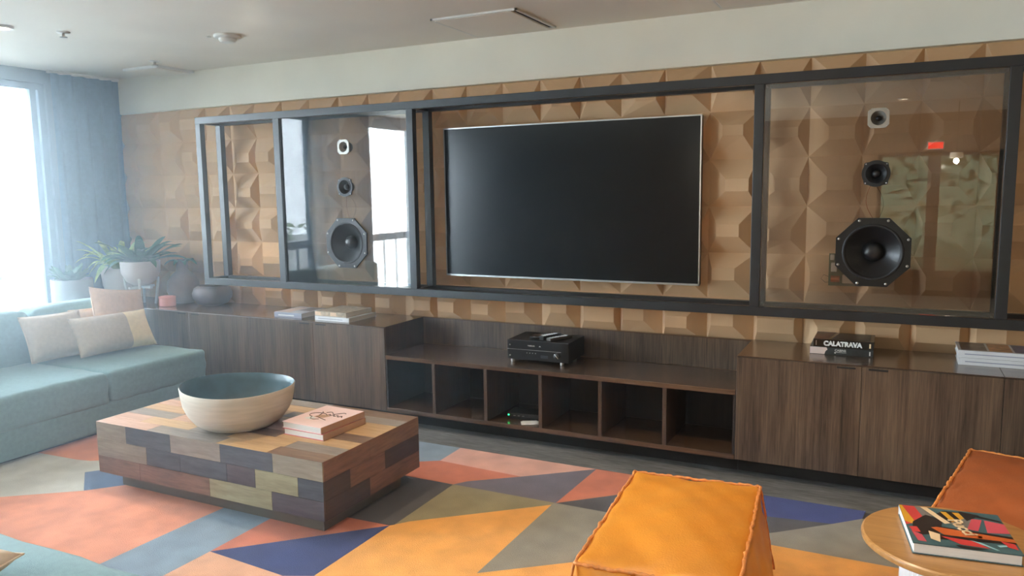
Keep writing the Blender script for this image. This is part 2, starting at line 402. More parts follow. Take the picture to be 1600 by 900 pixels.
GY = -0.335
def pane(label, x0, x1, holes):
    bm = bmesh.new()
    def loop(pts):
        v = [bm.verts.new(p) for p in pts]
        for a, b in zip(v, v[1:]+v[:1]): bm.edges.new((a, b))
    za, zb = ZB+TH, ZT-TH
    za += 0.0008; zb -= 0.0008; x0 += 0.0008; x1 -= 0.0008
    loop([(x0, 0, za), (x1, 0, za), (x1, 0, zb), (x0, 0, zb)])
    for hx, hz, hr in holes: loop([(hx+hr*math.cos(2*PI*k/32), 0, hz+hr*math.sin(2*PI*k/32)) for k in range(32)])
    bmesh.ops.triangle_fill(bm, edges=bm.edges, use_beauty=True)
    r = bmesh.ops.extrude_face_region(bm, geom=bm.faces[:])
    bmesh.ops.translate(bm, verts=[v for v in r['geom'] if isinstance(v, bmesh.types.BMVert)], vec=(0, 0.008, 0))
    g = G(); g.bm.free(); g.bm = bm; bmesh.ops.translate(bm, verts=bm.verts, vec=(0, GY, 0)); g.o = Vector(((x0+x1)/2, GY, za))
    return tag(g.build('glass_panel', M_glass), label, 'glass panel')
LX, RX = -3.588, -0.112
pane('glass pane in the left speaker bay of the frame, reflecting the bright window', -4.177, -3.035, [(LX, 1.245, 0.155), (LX, 1.651, 0.060), (LX, 1.936, 0.036)])
pane('glass pane in the right speaker bay of the frame, reflecting dim greenery', -0.683, 0.455, [(RX, 1.258, 0.155), (RX, 1.670, 0.060), (RX, 1.955, 0.036)])

def octo(r, rot=PI/8): return [(r*math.cos(rot+2*PI*k/8), r*math.sin(rot+2*PI*k/8)) for k in range(8)]
def ring_plate(outer, r, y0, y1, n=48):
    """plate with polygonal outline and a round hole, facing -y"""
    bm = bmesh.new()
    def loop(pts):
        v = [bm.verts.new(p) for p in pts]
        for a, b in zip(v, v[1:]+v[:1]): bm.edges.new((a, b))
    loop([(u, y0, v) for u, v in outer]); loop([(r*math.cos(2*PI*k/n), y0, r*math.sin(2*PI*k/n)) for k in range(n)])
    bmesh.ops.triangle_fill(bm, edges=bm.edges, use_beauty=True)
    rr = bmesh.ops.extrude_face_region(bm, geom=bm.faces[:])
    bmesh.ops.translate(bm, verts=[v for v in rr['geom'] if isinstance(v, bmesh.types.BMVert)], vec=(0, y1-y0, 0))
    g = G(); g.bm.free(); g.bm = bm; return g
def woofer(label, x, z):
    t = thing('woofer_speaker', label, 'speaker', (x, GY, z), group='large octagonal woofers')
    out = octo(0.196)
    ring_plate(out, 0.150, -0.016, -0.0005).build('frame', M_black, t, local=True)
    g = G(); g.lathe([(0.151, -0.012), (0.149, -0.019), (0.142, -0.021), (0.135, -0.017), (0.131, -0.010)], 56, 'y', cap=(0, 0)); g.build('surround', M_blackm, t, True, local=True)
    g = G(); g.lathe([(0.132, -0.011), (0.110, 0.008), (0.085, 0.028), (0.055, 0.048), (0.040, 0.056)], 56, 'y', cap=(0, 0))
    g.build('cone', M_cone, t, True, local=True)
    g = G(); g.lathe([(0.052, 0.050), (0.050, 0.036), (0.042, 0.022), (0.028, 0.012), (0.012, 0.008), (0.001, 0.007)], 40, 'y', cap=(0, 1)); g.build('dust_cap', M_cone, t, True, local=True)
    g = G(); g.lathe([(0.150, 0.009), (0.148, 0.03), (0.105, 0.075), (0.075, 0.085), (0.075, 0.13), (0.001, 0.13)], 40, 'y', cap=(0, 1)); g.build('basket', M_black, t, True, 0.6, local=True)
    for u, v in octo(0.180):
        g = G(); g.lathe([(0.007, -0.016), (0.007, -0.019), (0.004, -0.0215), (0.001, -0.0215)], 12, 'y', c=(u, 0, v)); g.build('screw', M_silver, t, True, local=True)
    return t
def midrange(label, x, z):
    t = thing('midrange_speaker', label, 'speaker', (x, GY, z), group='small round midrange speakers')
    out = []
    for k in range(48):
        a = 2*PI*k/48; r = 0.069 + 0.010*max(0, math.cos(4*(a-PI/4)))**6
        out.append((r*math.cos(a), r*math.sin(a)))
    ring_plate(out, 0.056, -0.010, -0.0005, 40).build('frame', M_black, t, local=True)
    g = G(); g.lathe([(0.057, -0.008), (0.054, -0.014), (0.049, -0.014), (0.046, -0.007)], 40, 'y', cap=(0, 0)); g.build('surround', M_blackm, t, True, local=True)
    g = G(); g.lathe([(0.047, -0.008), (0.036, 0.004), (0.024, 0.016), (0.018, 0.020)], 40, 'y', cap=(0, 0)); g.build('cone', M_cone, t, True, local=True)
    g = G(); g.lathe([(0.022, 0.018), (0.020, 0.008), (0.013, 0.001), (0.001, -0.001)], 24, 'y'); g.build('dust_cap', M_cone, t, True, local=True)
    g = G(); g.lathe([(0.057, 0.009), (0.050, 0.03), (0.035, 0.04), (0.035, 0.06), (0.001, 0.06)], 32, 'y', cap=(0, 1)); g.build('basket', M_black, t, True, 0.6, local=True)
    for k in range(4):
        a = PI/4+k*PI/2; g = G(); g.lathe([(0.004, -0.010), (0.004, -0.012), (0.001, -0.013)], 10, 'y', c=(0.070*math.cos(a), 0, 0.070*math.sin(a))); g.build('screw', M_silver, t, True, local=True)
    return t
M_horn = mat('satin_aluminium', (160, 158, 150), 0.32, metal=0.6, noise=0.03)
def tweeter(label, x, z):
    t = thing('tweeter_speaker', label, 'speaker', (x, GY, z), group='silver horn tweeters')
    s, c = 0.051, 0.017
    out = [(s, -s+c), (s, s-c), (s-c, s), (-s+c, s), (-s, s-c), (-s, -s+c), (-s+c, -s), (s-c, -s)]
    ring_plate(out, 0.037, -0.010, -0.0005, 32).build('frame', M_horn, t, local=True)
    g = G(); g.lathe([(0.0375, -0.0095), (0.033, -0.002), (0.026, 0.010), (0.018, 0.018), (0.010, 0.024)], 32, 'y', cap=(0, 0)); g.build('horn', M_horn, t, True, local=True)
    g = G(); g.lathe([(0.014, 0.021), (0.013, 0.008), (0.009, 0.002), (0.001, 0.0)], 24, 'y'); g.build('phase_plug', M_black, t, True, local=True)
    g = G(); g.lathe([(0.030, 0.012), (0.036, 0.016), (0.036, 0.055), (0.001, 0.055)], 32, 'y', cap=(0, 1)); g.build('magnet', M_black, t, True, 0.6, local=True)
    for u in (-0.041, 0.041):
        for v in (-0.041, 0.041):
            g = G(); g.lathe([(0.0035, -0.010), (0.0035, -0.012), (0.001, -0.013)], 10, 'y', c=(u, 0, v)); g.build('screw', M_silver, t, True, local=True)
    return t
for side, x, zs in (('left', LX, (1.245, 1.651, 1.936)), ('right', RX, (1.258, 1.670, 1.955))):
    woofer('big black octagonal woofer, lowest of the three drivers in the %s glass pane' % side, x, zs[0])
    midrange('small black round driver in the middle of the %s glass pane' % side, x, zs[1])
    tweeter('small silver square horn tweeter, topmost driver in the %s glass pane' % side, x, zs[2])
def wires(label, x, z0, z1):
    t = thing('speaker_wire', label, 'wire', (x, GY+0.04, z0))
    for s, m in ((-1, M_brass), (1, mat('tan_wire', (150, 112, 70), 0.5, noise=0.1))):
        pts = []
        for k in range(17):
            u = k/16; pts.append((x-0.012+s*(0.012+0.030*math.sin(u*PI))+0.02*u, GY+0.04+0.02*math.sin(u*PI), z1+(z0-z1)*u))
        g = G(); g.tube(pts, 0.0016, 6); g.build('lead', m, t, True)
wires('thin loose copper leads hanging between the left round driver and left woofer', LX, 1.42, 1.59)
wires('thin loose copper leads hanging between the right round driver and right woofer', RX, 1.43, 1.61)
# crossover board behind the right woofer
t = thing('crossover_board', 'green circuit board with copper coil peeking out below the right woofer', 'circuit board', (-0.22, -0.19, 1.09))
g = G(); g.box(-0.335, -0.165, -0.191, -0.187, 1.055, 1.235); g.build('board', mat('green_board', (58, 92, 62), 0.5, noise=0.1), t)
g = G(); g.box(-0.322, -0.292, -0.216, -0.191, 1.135, 1.185, bev=0.003); g.build('capacitor', M_trimwhite, t)
g = G(); g.box(-0.327, -0.307, -0.216, -0.191, 1.20, 1.23, bev=0.003); g.build('capacitor', M_trimwhite, t)
g = G(); g.box(-0.262, -0.20, -0.218, -0.191, 1.072, 1.12, bev=0.003); g.build('capacitor', M_trimwhite, t)
g = G(); g.lathe([(0.010, 0), (0.019, 0), (0.019, 0.045), (0.010, 0.045)], 24, 'x', c=(-0.32, -0.212, 1.095)); g.build('coil', M_brass, t, True, 0.6)
g = G(); g.tube([(-0.325, -0.190, 1.10), (-0.36, -0.183, 1.115), (-0.375, -0.178, 1.09), (-0.35, -0.180, 1.07), (-0.33, -0.190, 1.075)], 0.0012, 6); g.build('lead', M_blackm, t, True)

# ------------------------------------------------------------------ television
t = thing('television', 'large flat black television with thin silver bezel hung inside the frame', 'television', (-1.978, -0.06, 1.012))
tx0, tx1, tz0, tz1 = -2.880, -1.073, 1.012, 2.046
g = G(); g.box(tx0+0.002, tx1-0.002, -0.118, -0.072, tz0+0.002, tz1-0.002, bev=0.004); g.build('body', M_black, t)
g = G(); b_ = 0.008
g.box(tx0, tx1, -0.124, -0.112, tz1-b_, tz1); g.box(tx0, tx1, -0.124, -0.112, tz0, tz0+0.012); g.box(tx0, tx0+b_, -0.124, -0.112, tz0, tz1); g.box(tx1-b_, tx1, -0.124, -0.112, tz0, tz1)
g.build('bezel', M_silver, t)
g = G(); g.box(tx0+b_, tx1-b_, -0.121, -0.1185, tz0+0.012, tz1-b_); g.build('screen', M_screen, t)
g = G(); g.box(-2.3, -1.7, -0.072, 0.0, 1.35, 1.75); g.build('wall_mount', M_blackm, t)

# ------------------------------------------------------------------ AV receiver, remotes, router
RXX, RXY = -2.246, -0.425
t = thing('av_receiver', 'black audio receiver on the open shelf with two remotes on top', 'receiver', (RXX, RXY, SZ+0.0015), 0.03)
W_, D_, H_ = 0.425, 0.30, 0.142
g = G(); g.box(0, W_, 0.012, D_, 0.02, H_+0.006, bev=0.003); g.build('body', M_blackm, t, local=True)
g = G(); g.box(0, W_, 0, 0.012, 0.02, H_+0.006, bev=0.003); g.build('front_panel', M_black, t, local=True)
g = G(); g.box(0.002, W_-0.05, -0.0015, 0.001, 0.086, 0.089); g.build('silver_line', M_silver, t, local=True)
for fx in (0.03, W_-0.05):
    for fy in (0.02, D_-0.05):
        g = G(); g.lathe([(0.012, 0), (0.013, 0.004), (0.013, 0.018), (0.011, 0.02)], 16, c=(fx, fy, 0)); g.build('foot', M_silver, t, True, 0.6, local=True)
g = G(); g.lathe([(0.021, 0.0), (0.021, -0.018), (0.018, -0.020), (0.001, -0.020)], 28, 'y', c=(W_-0.075, 0, 0.062)); k_ = g.build('volume_knob', M_black, t, True, 0.6, local=True)
g = G(); g.tube([(W_-0.088, -0.0205, 0.078), (W_-0.062, -0.0205, 0.048)], 0.0022, 6); g.build('pointer', M_silver, k_, True, local=True)
for z in (0.045, 0.115):
    g = G(); g.lathe([(0.005, 0), (0.005, -0.004), (0.001, -0.005)], 12, 'y', c=(0.02, 0, z)); g.build('button', M_silver, t, True, local=True)
for k in range(4):
    g = G(); g.lathe([(0.003, 0), (0.003, -0.003), (0.001, -0.003)], 10, 'y', c=(0.14+k*0.02, 0, 0.068)); g.build('button', M_silver, t, True, local=True)
for k in range(8):
    g = G(); g.box(0.10+k*0.014, 0.108+k*0.014, -0.002, 0.001, 0.042, 0.056); g.build('button', M_blackm, t, local=True)
g = G(); g.box(0.235, 0.285, -0.002, 0.001, 0.040, 0.058); g.build('display', mat('dim_display', (60, 66, 76), 0.3, noise=0.05), t, local=True)
g = G(); g.poly([(0.222, -0.001, 0.112), (0.238, -0.001, 0.112), (0.230, -0.001, 0.120)]); g.build('triangle_mark', M_trimwhite, t, local=True)
text_part('logo_text', 'YAMAHA', M_trimwhite, t, (0.170, -0.0015, 0.115), (PI/2, 0, 0), 0.012, sx=1.0, off=0.0003)
ztop = SZ+H_+0.0085
def remote(label, x, y, rz, L=0.17, w=0.045, m=None, h=0.018, z=ztop):
    t = thing('remote_control', label, 'remote', (x, y, z), rz)
    g = G(); g.box(-w/2, w/2, -L/2, L/2, 0, h, bev=0.004); g.build('case', m or M_black, t, local=True)
    for r in range(6):
        for c in range(3):
            g = G(); bx, by = -w*0.28+c*w*0.28, -L*0.36+r*L*0.13
            g.box(bx-0.004, bx+0.004, by-0.004, by+0.004, h-0.001, h+0.002, bev=0.001); g.build('key', M_silver, t, local=True)
    g = G(); g.box(-w*0.36, w*0.36, L*0.36, L*0.42, h-0.001, h+0.0015); g.build('power_strip', M_blackm, t, local=True)
tb_ = thing('media_box', 'small flat black streaming box on the receiver left of the remotes', 'box', (-2.06, -0.33, ztop), 0.05)
g = G(); g.box(-0.05, 0.05, -0.045, 0.045, 0, 0.022, bev=0.006, seg=3); g.build('case', M_black, tb_, smooth=True, angle=0.5, local=True)
g = G(); g.box(-0.03, 0.03, -0.046, -0.0445, 0.006, 0.014); g.build('front_window', M_screen, tb_, local=True)
remote('dark remote control propped on the receiver beside the black box', -1.995, -0.30, -0.35, h=0.028)
remote('slim grey remote control at the right on top of the receiver', -1.93, -0.30, -0.45, L=0.19, w=0.042, m=mat('grey_plastic', (92, 90, 88), 0.4, noise=0.05))
t = thing('network_router', 'flat black router with green light in the third cubby', 'router', (-2.13, -0.40, 0.1315), 0.1)
g = G(); g.box(-0.105, 0.115, -0.07, 0.07, 0.012, 0.042, bev=0.006); g.build('case', M_blackm, t, local=True)
g = G(); g.box(-0.098, -0.088, -0.0715, -0.069, 0.024, 0.032); g.build('status_light', emit('green_led', (40, 255, 120), 3.0), t, local=True)
for k in range(3):
    g = G(); g.box(-0.06+k*0.03, -0.045+k*0.03, -0.071, -0.069, 0.024, 0.027); g.build('port_mark', M_silver, t, local=True)
g = G(); g.box(-0.09, 0.10, -0.05, 0.05, 0.0, 0.012); g.build('foot', M_blackm, t, local=True)
t = thing('paper_card', 'small white card lying in front of the router in the third cubby', 'card', (-2.045, -0.512, 0.1315), 0.5)
g = G(); g.box(-0.06, 0.06, -0.035, 0.035, 0.0, 0.004, bev=0.001); g.build('sheet', M_trimwhite, t, local=True)
g = G(); g.box(-0.05, 0.045, -0.03, 0.03, 0.004, 0.008, bev=0.001); g.build('upper_sheet', M_paper, t, local=True)

# ------------------------------------------------------------------ books
def book(label, loc, rz, w, d, h, cover, spine='front', spine_mat=None, art=None, group=None):
    t = thing('book', label, 'book', loc, rz, group)
    c = 0.003; o = 0.004
    px0, px1, py0, py1 = o, w-o, o, d-o
    g = G(); g.box(0, w, 0, d, 0, c, bev=0.0008); g.box(0, w, 0, d, h-c, h, bev=0.0008)
    s = G()
    if spine == 'front': s.box(0, w, -0.001, c, 0, h, bev=0.001); py0 = c
    if spine == 'right': s.box(w-c, w+0.001, 0, d, 0, h, bev=0.001); px1 = w-c
    if spine == 'back': s.box(0, w, d-c, d+0.001, 0, h, bev=0.001); py1 = d-c
    g.build('cover', cover, t, local=True)
    s.build('spine', spine_mat or cover, t, local=True)
    g = G(); g.box(px0, px1, py0, py1, c, h-c); g.build('pages', M_paper, t, local=True)
    if art: art(t, w, d, h)
    return t
def strokes(t, name, m, z, lines, r=0.0016):
    g = G()
    for pts in lines: g.tube([(x, y, z) for x, y in pts], r, 5)
    return g.build(name, m, t, True, local=True)
def patch(t, name, m, polys, z, mi=None):
    g = G()
    for i, p in enumerate(polys):
        g.poly([(x, y, z+0.00004*i) for x, y in p], mi[i] if mi else 0)
    return g.build(name, m, t, local=True)

M_pink = mat('pink_cover', (244, 214, 210), 0.4, noise=0.03); M_ink = mat('dark_ink', (84, 50, 46), 0.5, noise=0.05)
M_tan = mat('tan_cover', (190, 150, 120), 0.5, noise=0.05); M_redish = mat('red_cover', (206, 96, 104), 0.45, noise=0.04)
def art_pink(t, w, d, h):
    z = h+0.0006
    ln = [[(0.10+0.11*u, 0.215+0.016*math.sin(u*9)+0.02*u) for u in [k/14 for k in range(15)]],
          [(0.09+0.05*math.cos(a), 0.165+0.035*math.sin(a)) for a in [0.3+k*0.3 for k in range(15)]],
          [(0.135+0.10*u, 0.19+0.010*math.sin(u*24)) for u in [k/30 for k in range(31)]],
          [(0.10+0.09*u, 0.14-0.03*u) for u in (0, 0.3, 0.6, 1)], [(0.07+0.03*u, 0.22-0.06*u*u) for u in (0, 0.3, 0.6, 1)],
          [(0.08, 0.13), (0.095, 0.10), (0.12, 0.095), (0.145, 0.11)]]
    strokes(t, 'cover_drawing', M_ink, z, ln, 0.0022)
    patch(t, 'face_patch', [M_tan, M_trimwhite], [[(0.09, 0.13), (0.15, 0.135), (0.165, 0.175), (0.13, 0.19), (0.095, 0.175)], [(0.06, 0.09), (0.11, 0.085), (0.12, 0.12), (0.075, 0.135)]], h+0.0008, [0, 1])
TT = 0.395
book('lower of the two books beside the bowl on the patchwork table, white pages', (-2.742, -1.965, TT), -0.03, 0.262, 0.325, 0.033, M_redish, 'right', M_tan)
book('pink book with a face sketch, topmost beside the bowl on the patchwork table', (-2.752, -1.962, TT+0.0335), -0.05, 0.262, 0.325, 0.033, M_pink, 'right', M_tan, art_pink)

M_bk1 = mat('silver_grey_cover', (196, 196, 200), 0.35, noise=0.08, nscale=8); M_bk1s = mat('grey_blue_spine', (150, 156, 172), 0.4, noise=0.05)
def art_grey(t, w, d, h):
    g = G(); g.box(0.04, 0.19, -0.002, 0.0, 0.012, 0.020); g.build('spine_title', M_trimwhite, t, local=True)
    patch(t, 'cover_patch', [mat('dusky_photo', (128, 120, 118), 0.4, noise=0.2, nscale=20), mat('blush_photo', (214, 190, 176), 0.4, noise=0.1)], [[(0.13, 0.12), (0.24, 0.12), (0.24, 0.27), (0.13, 0.27)], [(0.02, 0.03), (0.12, 0.03), (0.12, 0.26), (0.02, 0.26)]], h+0.0005, [0, 1])
book('silver-grey book lying alone on the left cabinet, left of the two stacked books', (-4.17, -0.505, TZ), 0.02, 0.262, 0.29, 0.036, M_bk1, 'front', M_bk1s, art_grey)
M_bk2 = mat('photo_collage_cover', (176, 160, 138), 0.4, noise=0.35, nscale=28, detail=6); M_bk3 = mat('white_cover', (222, 226, 230), 0.4, noise=0.03)
M_greyside = mat('grey_board', (128, 120, 110), 0.6, noise=0.05)
def art_white_spine(t, w, d, h):
    g = G(); g.box(0.03, w-0.06, -0.002, 0.0, h*0.42, h*0.56); g.build('spine_title', M_bk1s, t, local=True)
def art_collage(t, w, d, h):
    g = G()
    for k, (a, b) in enumerate(((0.0, 0.055), (0.062, 0.13), (0.14, 0.20), (0.21, 0.27))): g.box(a+0.004, b, -0.002, 0.0, 0.004, h-0.004, mi=k % 2)
    g.build('spine_pictures', [M_cream, M_bk2], t, local=True)
book('white book at the bottom of the pair on the left cabinet', (-3.775, -0.508, TZ), -0.02, 0.315, 0.31, 0.030, M_bk3, 'front', M_bk3, art_white_spine)
book('book with photo-collage cover on top of the pair on the left cabinet', (-3.785, -0.495, TZ+0.0305), -0.02, 0.29, 0.30, 0.034, M_bk2, 'front', M_bk2, art_collage)

M_bkblack = mat('glossy_black_cover', (22, 20, 20), 0.25, noise=0.1, coat=0.4); M_bkdk = mat('dark_forest_cover', (46, 50, 50), 0.35, noise=0.4, nscale=20)
M_pinkwhite = mat('pale_pink_spine', (226, 206, 198), 0.4, noise=0.08, nscale=10)
def art_cabins(t, w, d, h):
    g = G(); g.prism([(0.0, 0.0015), (0.075, 0.0015), (0.080, 0.018), (0.09, 0.028), (0.085, h-0.001), (0.0, h-0.001)], -0.0022, -0.0012, 'y'); g.build('pale_spine_patch', M_pinkwhite, t, local=True)
    text_part('title_text', 'CABINS', M_trimwhite, t, (0.155, -0.0025, h*0.64), (PI/2, 0, 0), 0.0165, off=0.0002)
    g = G(); g.box(0.125, 0.185, -0.0022, -0.0012, h*0.36, h*0.40); g.box(0.125, 0.133, -0.0022, -0.0012, h*0.22, h*0.32); g.build('subtitle', M_trimwhite, t, local=True)
    g = G(); g.box(w-0.020, w-0.014, -0.0022, -0.0012, h*0.2, h*0.75); g.build('imprint', M_trimwhite, t, local=True)
def art_cal(t, w, d, h):
    text_part('title_text', 'CALATRAVA', M_trimwhite, t, (0.148, -0.0025, h*0.47), (PI/2, 0, 0), 0.035, off=0.0022, sx=0.96)
    g = G(); g.box(w-0.022, w-0.014, -0.0022, -0.0012, h*0.2, h*0.75); g.build('imprint', M_straw, t, local=True)
    g = G(); g.box(0.012, 0.016, -0.0022, -0.0012, h*0.2, h*0.8); g.build('spine_mark', M_silver, t, local=True)
    patch(t, 'cover_photo', [mat('brown_photo', (110, 70, 52), 0.3, noise=0.3, nscale=12)], [[(0.0, 0.0), (0.07, 0.0), (0.10, d), (0.0, d)]], h+0.0005)
    patch(t, 'cover_photo', [mat('dusky_teal_photo', (48, 42, 44), 0.3, noise=0.3, nscale=12)], [[(0.09, 0.02), (w-0.02, 0.02), (w-0.02, d-0.02), (0.12, d-0.02)]], h+0.0006)
book('dark book with CABINS on its spine, under the CALATRAVA book', (-0.404, -0.352, TZ), 0.02, 0.318, 0.24, 0.040, M_bkdk, 'front', M_bkdk, art_cabins)
book('black book with CALATRAVA in white on its spine, on the right cabinet', (-0.387, -0.350, TZ+0.0405), 0.0, 0.302, 0.235, 0.043, M_bkblack, 'front', M_bkblack, art_cal)
M_bkw = mat('cool_white_cover', (214, 216, 218), 0.35, noise=0.04)
def art_photo(t, w, d, h):
    art_white_spine(t, w, d, h)
    patch(t, 'cover_photo', [mat('grey_building_photo', (120, 112, 106), 0.3, noise=0.4, nscale=24), mat('orange_building_photo', (196, 140, 90), 0.3, noise=0.4, nscale=24), mat('blue_building_photo', (88, 92, 120), 0.3, noise=0.4, nscale=24)],
          [[(0.015, 0.02), (0.13, 0.02), (0.13, d-0.01), (0.015, d-0.01)], [(0.14, 0.02), (0.24, 0.02), (0.24, d-0.01), (0.14, d-0.01)], [(0.25, 0.02), (w-0.01, 0.02), (w-0.01, d-0.01), (0.25, d-0.01)]], h+0.0005, [0, 1, 2])
book('lower of the two white books at the right end of the cabinet', (0.309, -0.350, TZ), -0.005, 0.36, 0.24, 0.037, M_bkw, 'front', M_bkw, art_white_spine)
book('upper white book with building photos on its cover, right end of the cabinet', (0.306, -0.345, TZ+0.0375), 0.0, 0.36, 0.24, 0.037, M_bkw, 'front', M_bkw, art_photo)

# ------------------------------------------------------------------ rug
RUGC = {'salmon': (218, 140, 108), 'lightgrey': (190, 188, 178), 'slate': (128, 146, 162), 'navy': (44, 58, 112), 'peach': (218, 162, 128), 'orange': (232, 164, 78),
        'olive': (142, 132, 100), 'dusk': (104, 98, 112), 'pink': (214, 160, 142), 'red': (198, 112, 82), 'charcoal': (76, 74, 78), 'steel': (82, 100, 128), 'blue': (52, 66, 132), 'greytan': (140, 136, 124)}
RUGK = list(RUGC)
RUG = [
 ('slate', [(-2.95, -.83), (-2.376, -.83), (-2.372, -1.081), (-2.72, -1.30)]),
 ('pink', [(-2.376, -.83), (-1.479, -.83), (-1.821, -1.114), (-2.372, -1.081)]),
 ('red', [(-2.372, -1.081), (-1.821, -1.114), (-2.06, -1.30), (-2.107, -1.372), (-2.45, -1.372), (-2.72, -1.30)]),
 ('dusk', [(-1.479, -.83), (-1.499, -1.372), (-2.107, -1.372), (-2.06, -1.30), (-1.821, -1.114)]),
 ('red', [(-1.479, -.83), (-.9, -.83), (-.9, -0.86), (-1.242, -1.131), (-1.499, -1.372)]),
 ('charcoal', [(-1.499, -1.372), (-1.242, -1.131), (-.9, -.86), (-.9, -1.372)]),
 ('olive', [(-2.107, -1.372), (-1.505, -1.372), (-1.51, -1.401), (-2.055, -1.872), (-2.10, -1.932)]),
 ('orange', [(-1.51, -1.401), (-1.51, -2.182), (-1.51, -2.9), (-2.115, -2.9), (-2.115, -1.95), (-2.10, -1.932), (-2.055, -1.872)]),
 ('greytan', [(-1.51, -1.372), (-.9, -1.372), (-.9, -1.67), (-1.168, -1.911), (-1.51, -2.182)]),
 ('orange', [(-1.51, -2.182), (-1.168, -1.911), (-.9, -1.67), (-.9, -3.3), (-1.51, -3.3)]),
 ('charcoal', [(-2.45, -1.372), (-2.107, -1.372), (-2.10, -1.94), (-2.315, -1.959), (-2.45, -1.96)]),
 ('red', [(-2.70, -1.96), (-2.315, -1.959), (-2.115, -1.95), (-2.69, -2.514)]),
 ('navy', [(-2.115, -1.95), (-2.115, -2.49), (-2.235, -2.544), (-2.69, -2.514)]),
 ('peach', [(-2.69, -2.514), (-2.235, -2.544), (-2.115, -2.49), (-2.115, -3.3), (-2.70, -3.3)]),
 ('slate', [(-2.70, -1.96), (-3.00, -1.96), (-3.02, -2.28), (-3.035, -2.83), (-3.035, -3.3), (-2.70, -3.3), (-2.69, -2.514)]),
 ('salmon', [(-3.00, -1.96), (-3.60, -1.96), (-3.89, -2.286), (-4.22, -2.535), (-4.4, -2.67), (-4.4, -3.3), (-3.035, -3.3), (-3.035, -2.83), (-3.02, -2.28)]),
 ('steel', [(-3.89, -2.286), (-3.60, -1.96), (-3.60, -1.5), (-3.89, -1.8), (-4.15, -2.10)]),
 ('lightgrey', [(-3.89, -2.286), (-4.15, -2.10), (-4.4, -1.98), (-4.75, -2.0), (-4.75, -2.67), (-4.4, -2.67), (-4.22, -2.535)]),
 ('lightgrey', [(-4.15, -2.10), (-3.89, -1.8), (-4.02, -1.78), (-4.30, -1.96), (-4.4, -1.98)]),
 ('salmon', [(-4.75, -2.0), (-4.4, -1.98), (-4.30, -1.96), (-4.02, -1.78), (-3.89, -1.8), (-3.60, -1.5), (-3.60, -1.25), (-4.75, -1.25)]),
 ('blue', [(-.9, -.83), (-.077, -.83), (-.091, -.933), (-.216, -1.054), (-.486, -1.091), (-.9, -1.10)]),
 ('charcoal', [(-.9, -1.10), (-.486, -1.091), (-.216, -1.054), (-.44, -1.257), (-.62, -1.40), (-.9, -1.40)]),
 ('greytan', [(-.44, -1.257), (-.216, -1.054), (-.091, -.933), (.1, -.90), (.1, -1.40), (-.414, -1.40), (-.62, -1.40)]),
 ('orange', [(-.9, -1.40), (.1, -1.40), (.1, -3.3), (-.9, -3.3)]),
 ('slate', [(.1, -.83), (1.1, -.83), (1.1, -2.0), (.1, -1.6)]), ('red', [(.1, -1.6), (1.1, -2.0), (1.1, -3.3), (.1, -3.3)]),
 ('slate', [(-3.60, -1.5), (-3.60, -1.96), (-2.45, -1.96), (-2.45, -1.372), (-2.72, -1.30), (-2.95, -.83), (-3.60, -.83)]),
]
def rug():
    mats = []
    for k in RUGK:
        mats.append(mat('rug_'+k, RUGC[k], 0.95, noise=0.13, nscale=7, bump=0.5, bscale=240, sheen=0.15, detail=8))
    g = G(-2, -2, 0)
    g.box(-4.75, 1.1, -3.3, -0.835, 0.001, 0.0165, mi=RUGK.index('charcoal'), bev=0.004)
    o = g.build('area_rug', mats)
    tag(o, 'large colourful rug of orange, salmon, blue and grey geometric shapes on the floor', 'rug')
    # inlaid piles of colour, each slightly inset so fine seams show
    p = G()
    for name, pts in RUG:
        n = len(pts); cx = sum(a for a, b in pts)/n; cy = sum(b for a, b in pts)/n
        lo = [p.bm.verts.new((x, y, 0.0165)) for x, y in pts]; f = p.bm.faces.new(lo); f.material_index = RUGK.index(name)
        f.normal_update()
        r = bmesh.ops.inset_region(p.bm, faces=[f], thickness=0.005, depth=0.0, use_even_offset=True)
        for q in r['faces']: q.material_index = RUGK.index(name)
        bmesh.ops.translate(p.bm, verts=list(f.verts), vec=(0, 0, 0.005))
    p.build('pile', mats, o)
rug()

# ------------------------------------------------------------------ coffee table
CT = thing('coffee_table', 'low block coffee table clad in patchwork reclaimed wood planks on the rug', 'coffee table', (-3.066, -1.822, 0.02))
cx0, cx1, cy0, cy1 = -3.848, -2.284, -2.214, -1.429
cb, ct = 0.112, TT
pal = {'beige': ((118, 106, 90), (150, 138, 120)), 'blue': ((54, 56, 62), (84, 86, 92)), 'red': ((92, 68, 56), (134, 102, 84)), 'tan': ((170, 134, 92), (200, 164, 120)), 'brown': ((98, 74, 58), (134, 106, 84)),
       'dark': ((46, 38, 36), (72, 60, 56)), 'olive': ((124, 116, 88), (158, 150, 118)), 'grey': ((120, 108, 98), (150, 138, 126)), 'rose': ((168, 128, 104), (200, 160, 134)), 'purple': ((62, 54, 58), (88, 78, 80))}
def pm(k, ax): return wood('plank_%s_%s' % (k, ax), pal[k][0], pal[k][1], ax, fine=55, rough=0.5, band=12, along=2.5)
MX = [pm(k, 'x') for k in pal]; MY = [pm(k, 'y') for k in pal]; PK = list(pal)
g = G(); g.box(cx0+0.006, cx1-0.006, cy0+0.006, cy1-0.006, cb+0.001, ct-0.006); g.build('core', M_blackm, CT)
hrow = (ct-cb)/3
front = [[('beige', -3.612), ('blue', -3.275), ('grey', -2.925), ('blue', -2.585), ('beige', cx1)],
         [('beige', -3.46), ('blue', -3.21), ('blue', -2.886), ('purple', -2.70), ('olive', -2.435), ('blue', cx1)],
         [('red', -3.52), ('red', -3.01), ('olive', -2.60), ('purple', cx1)]]
g = G()
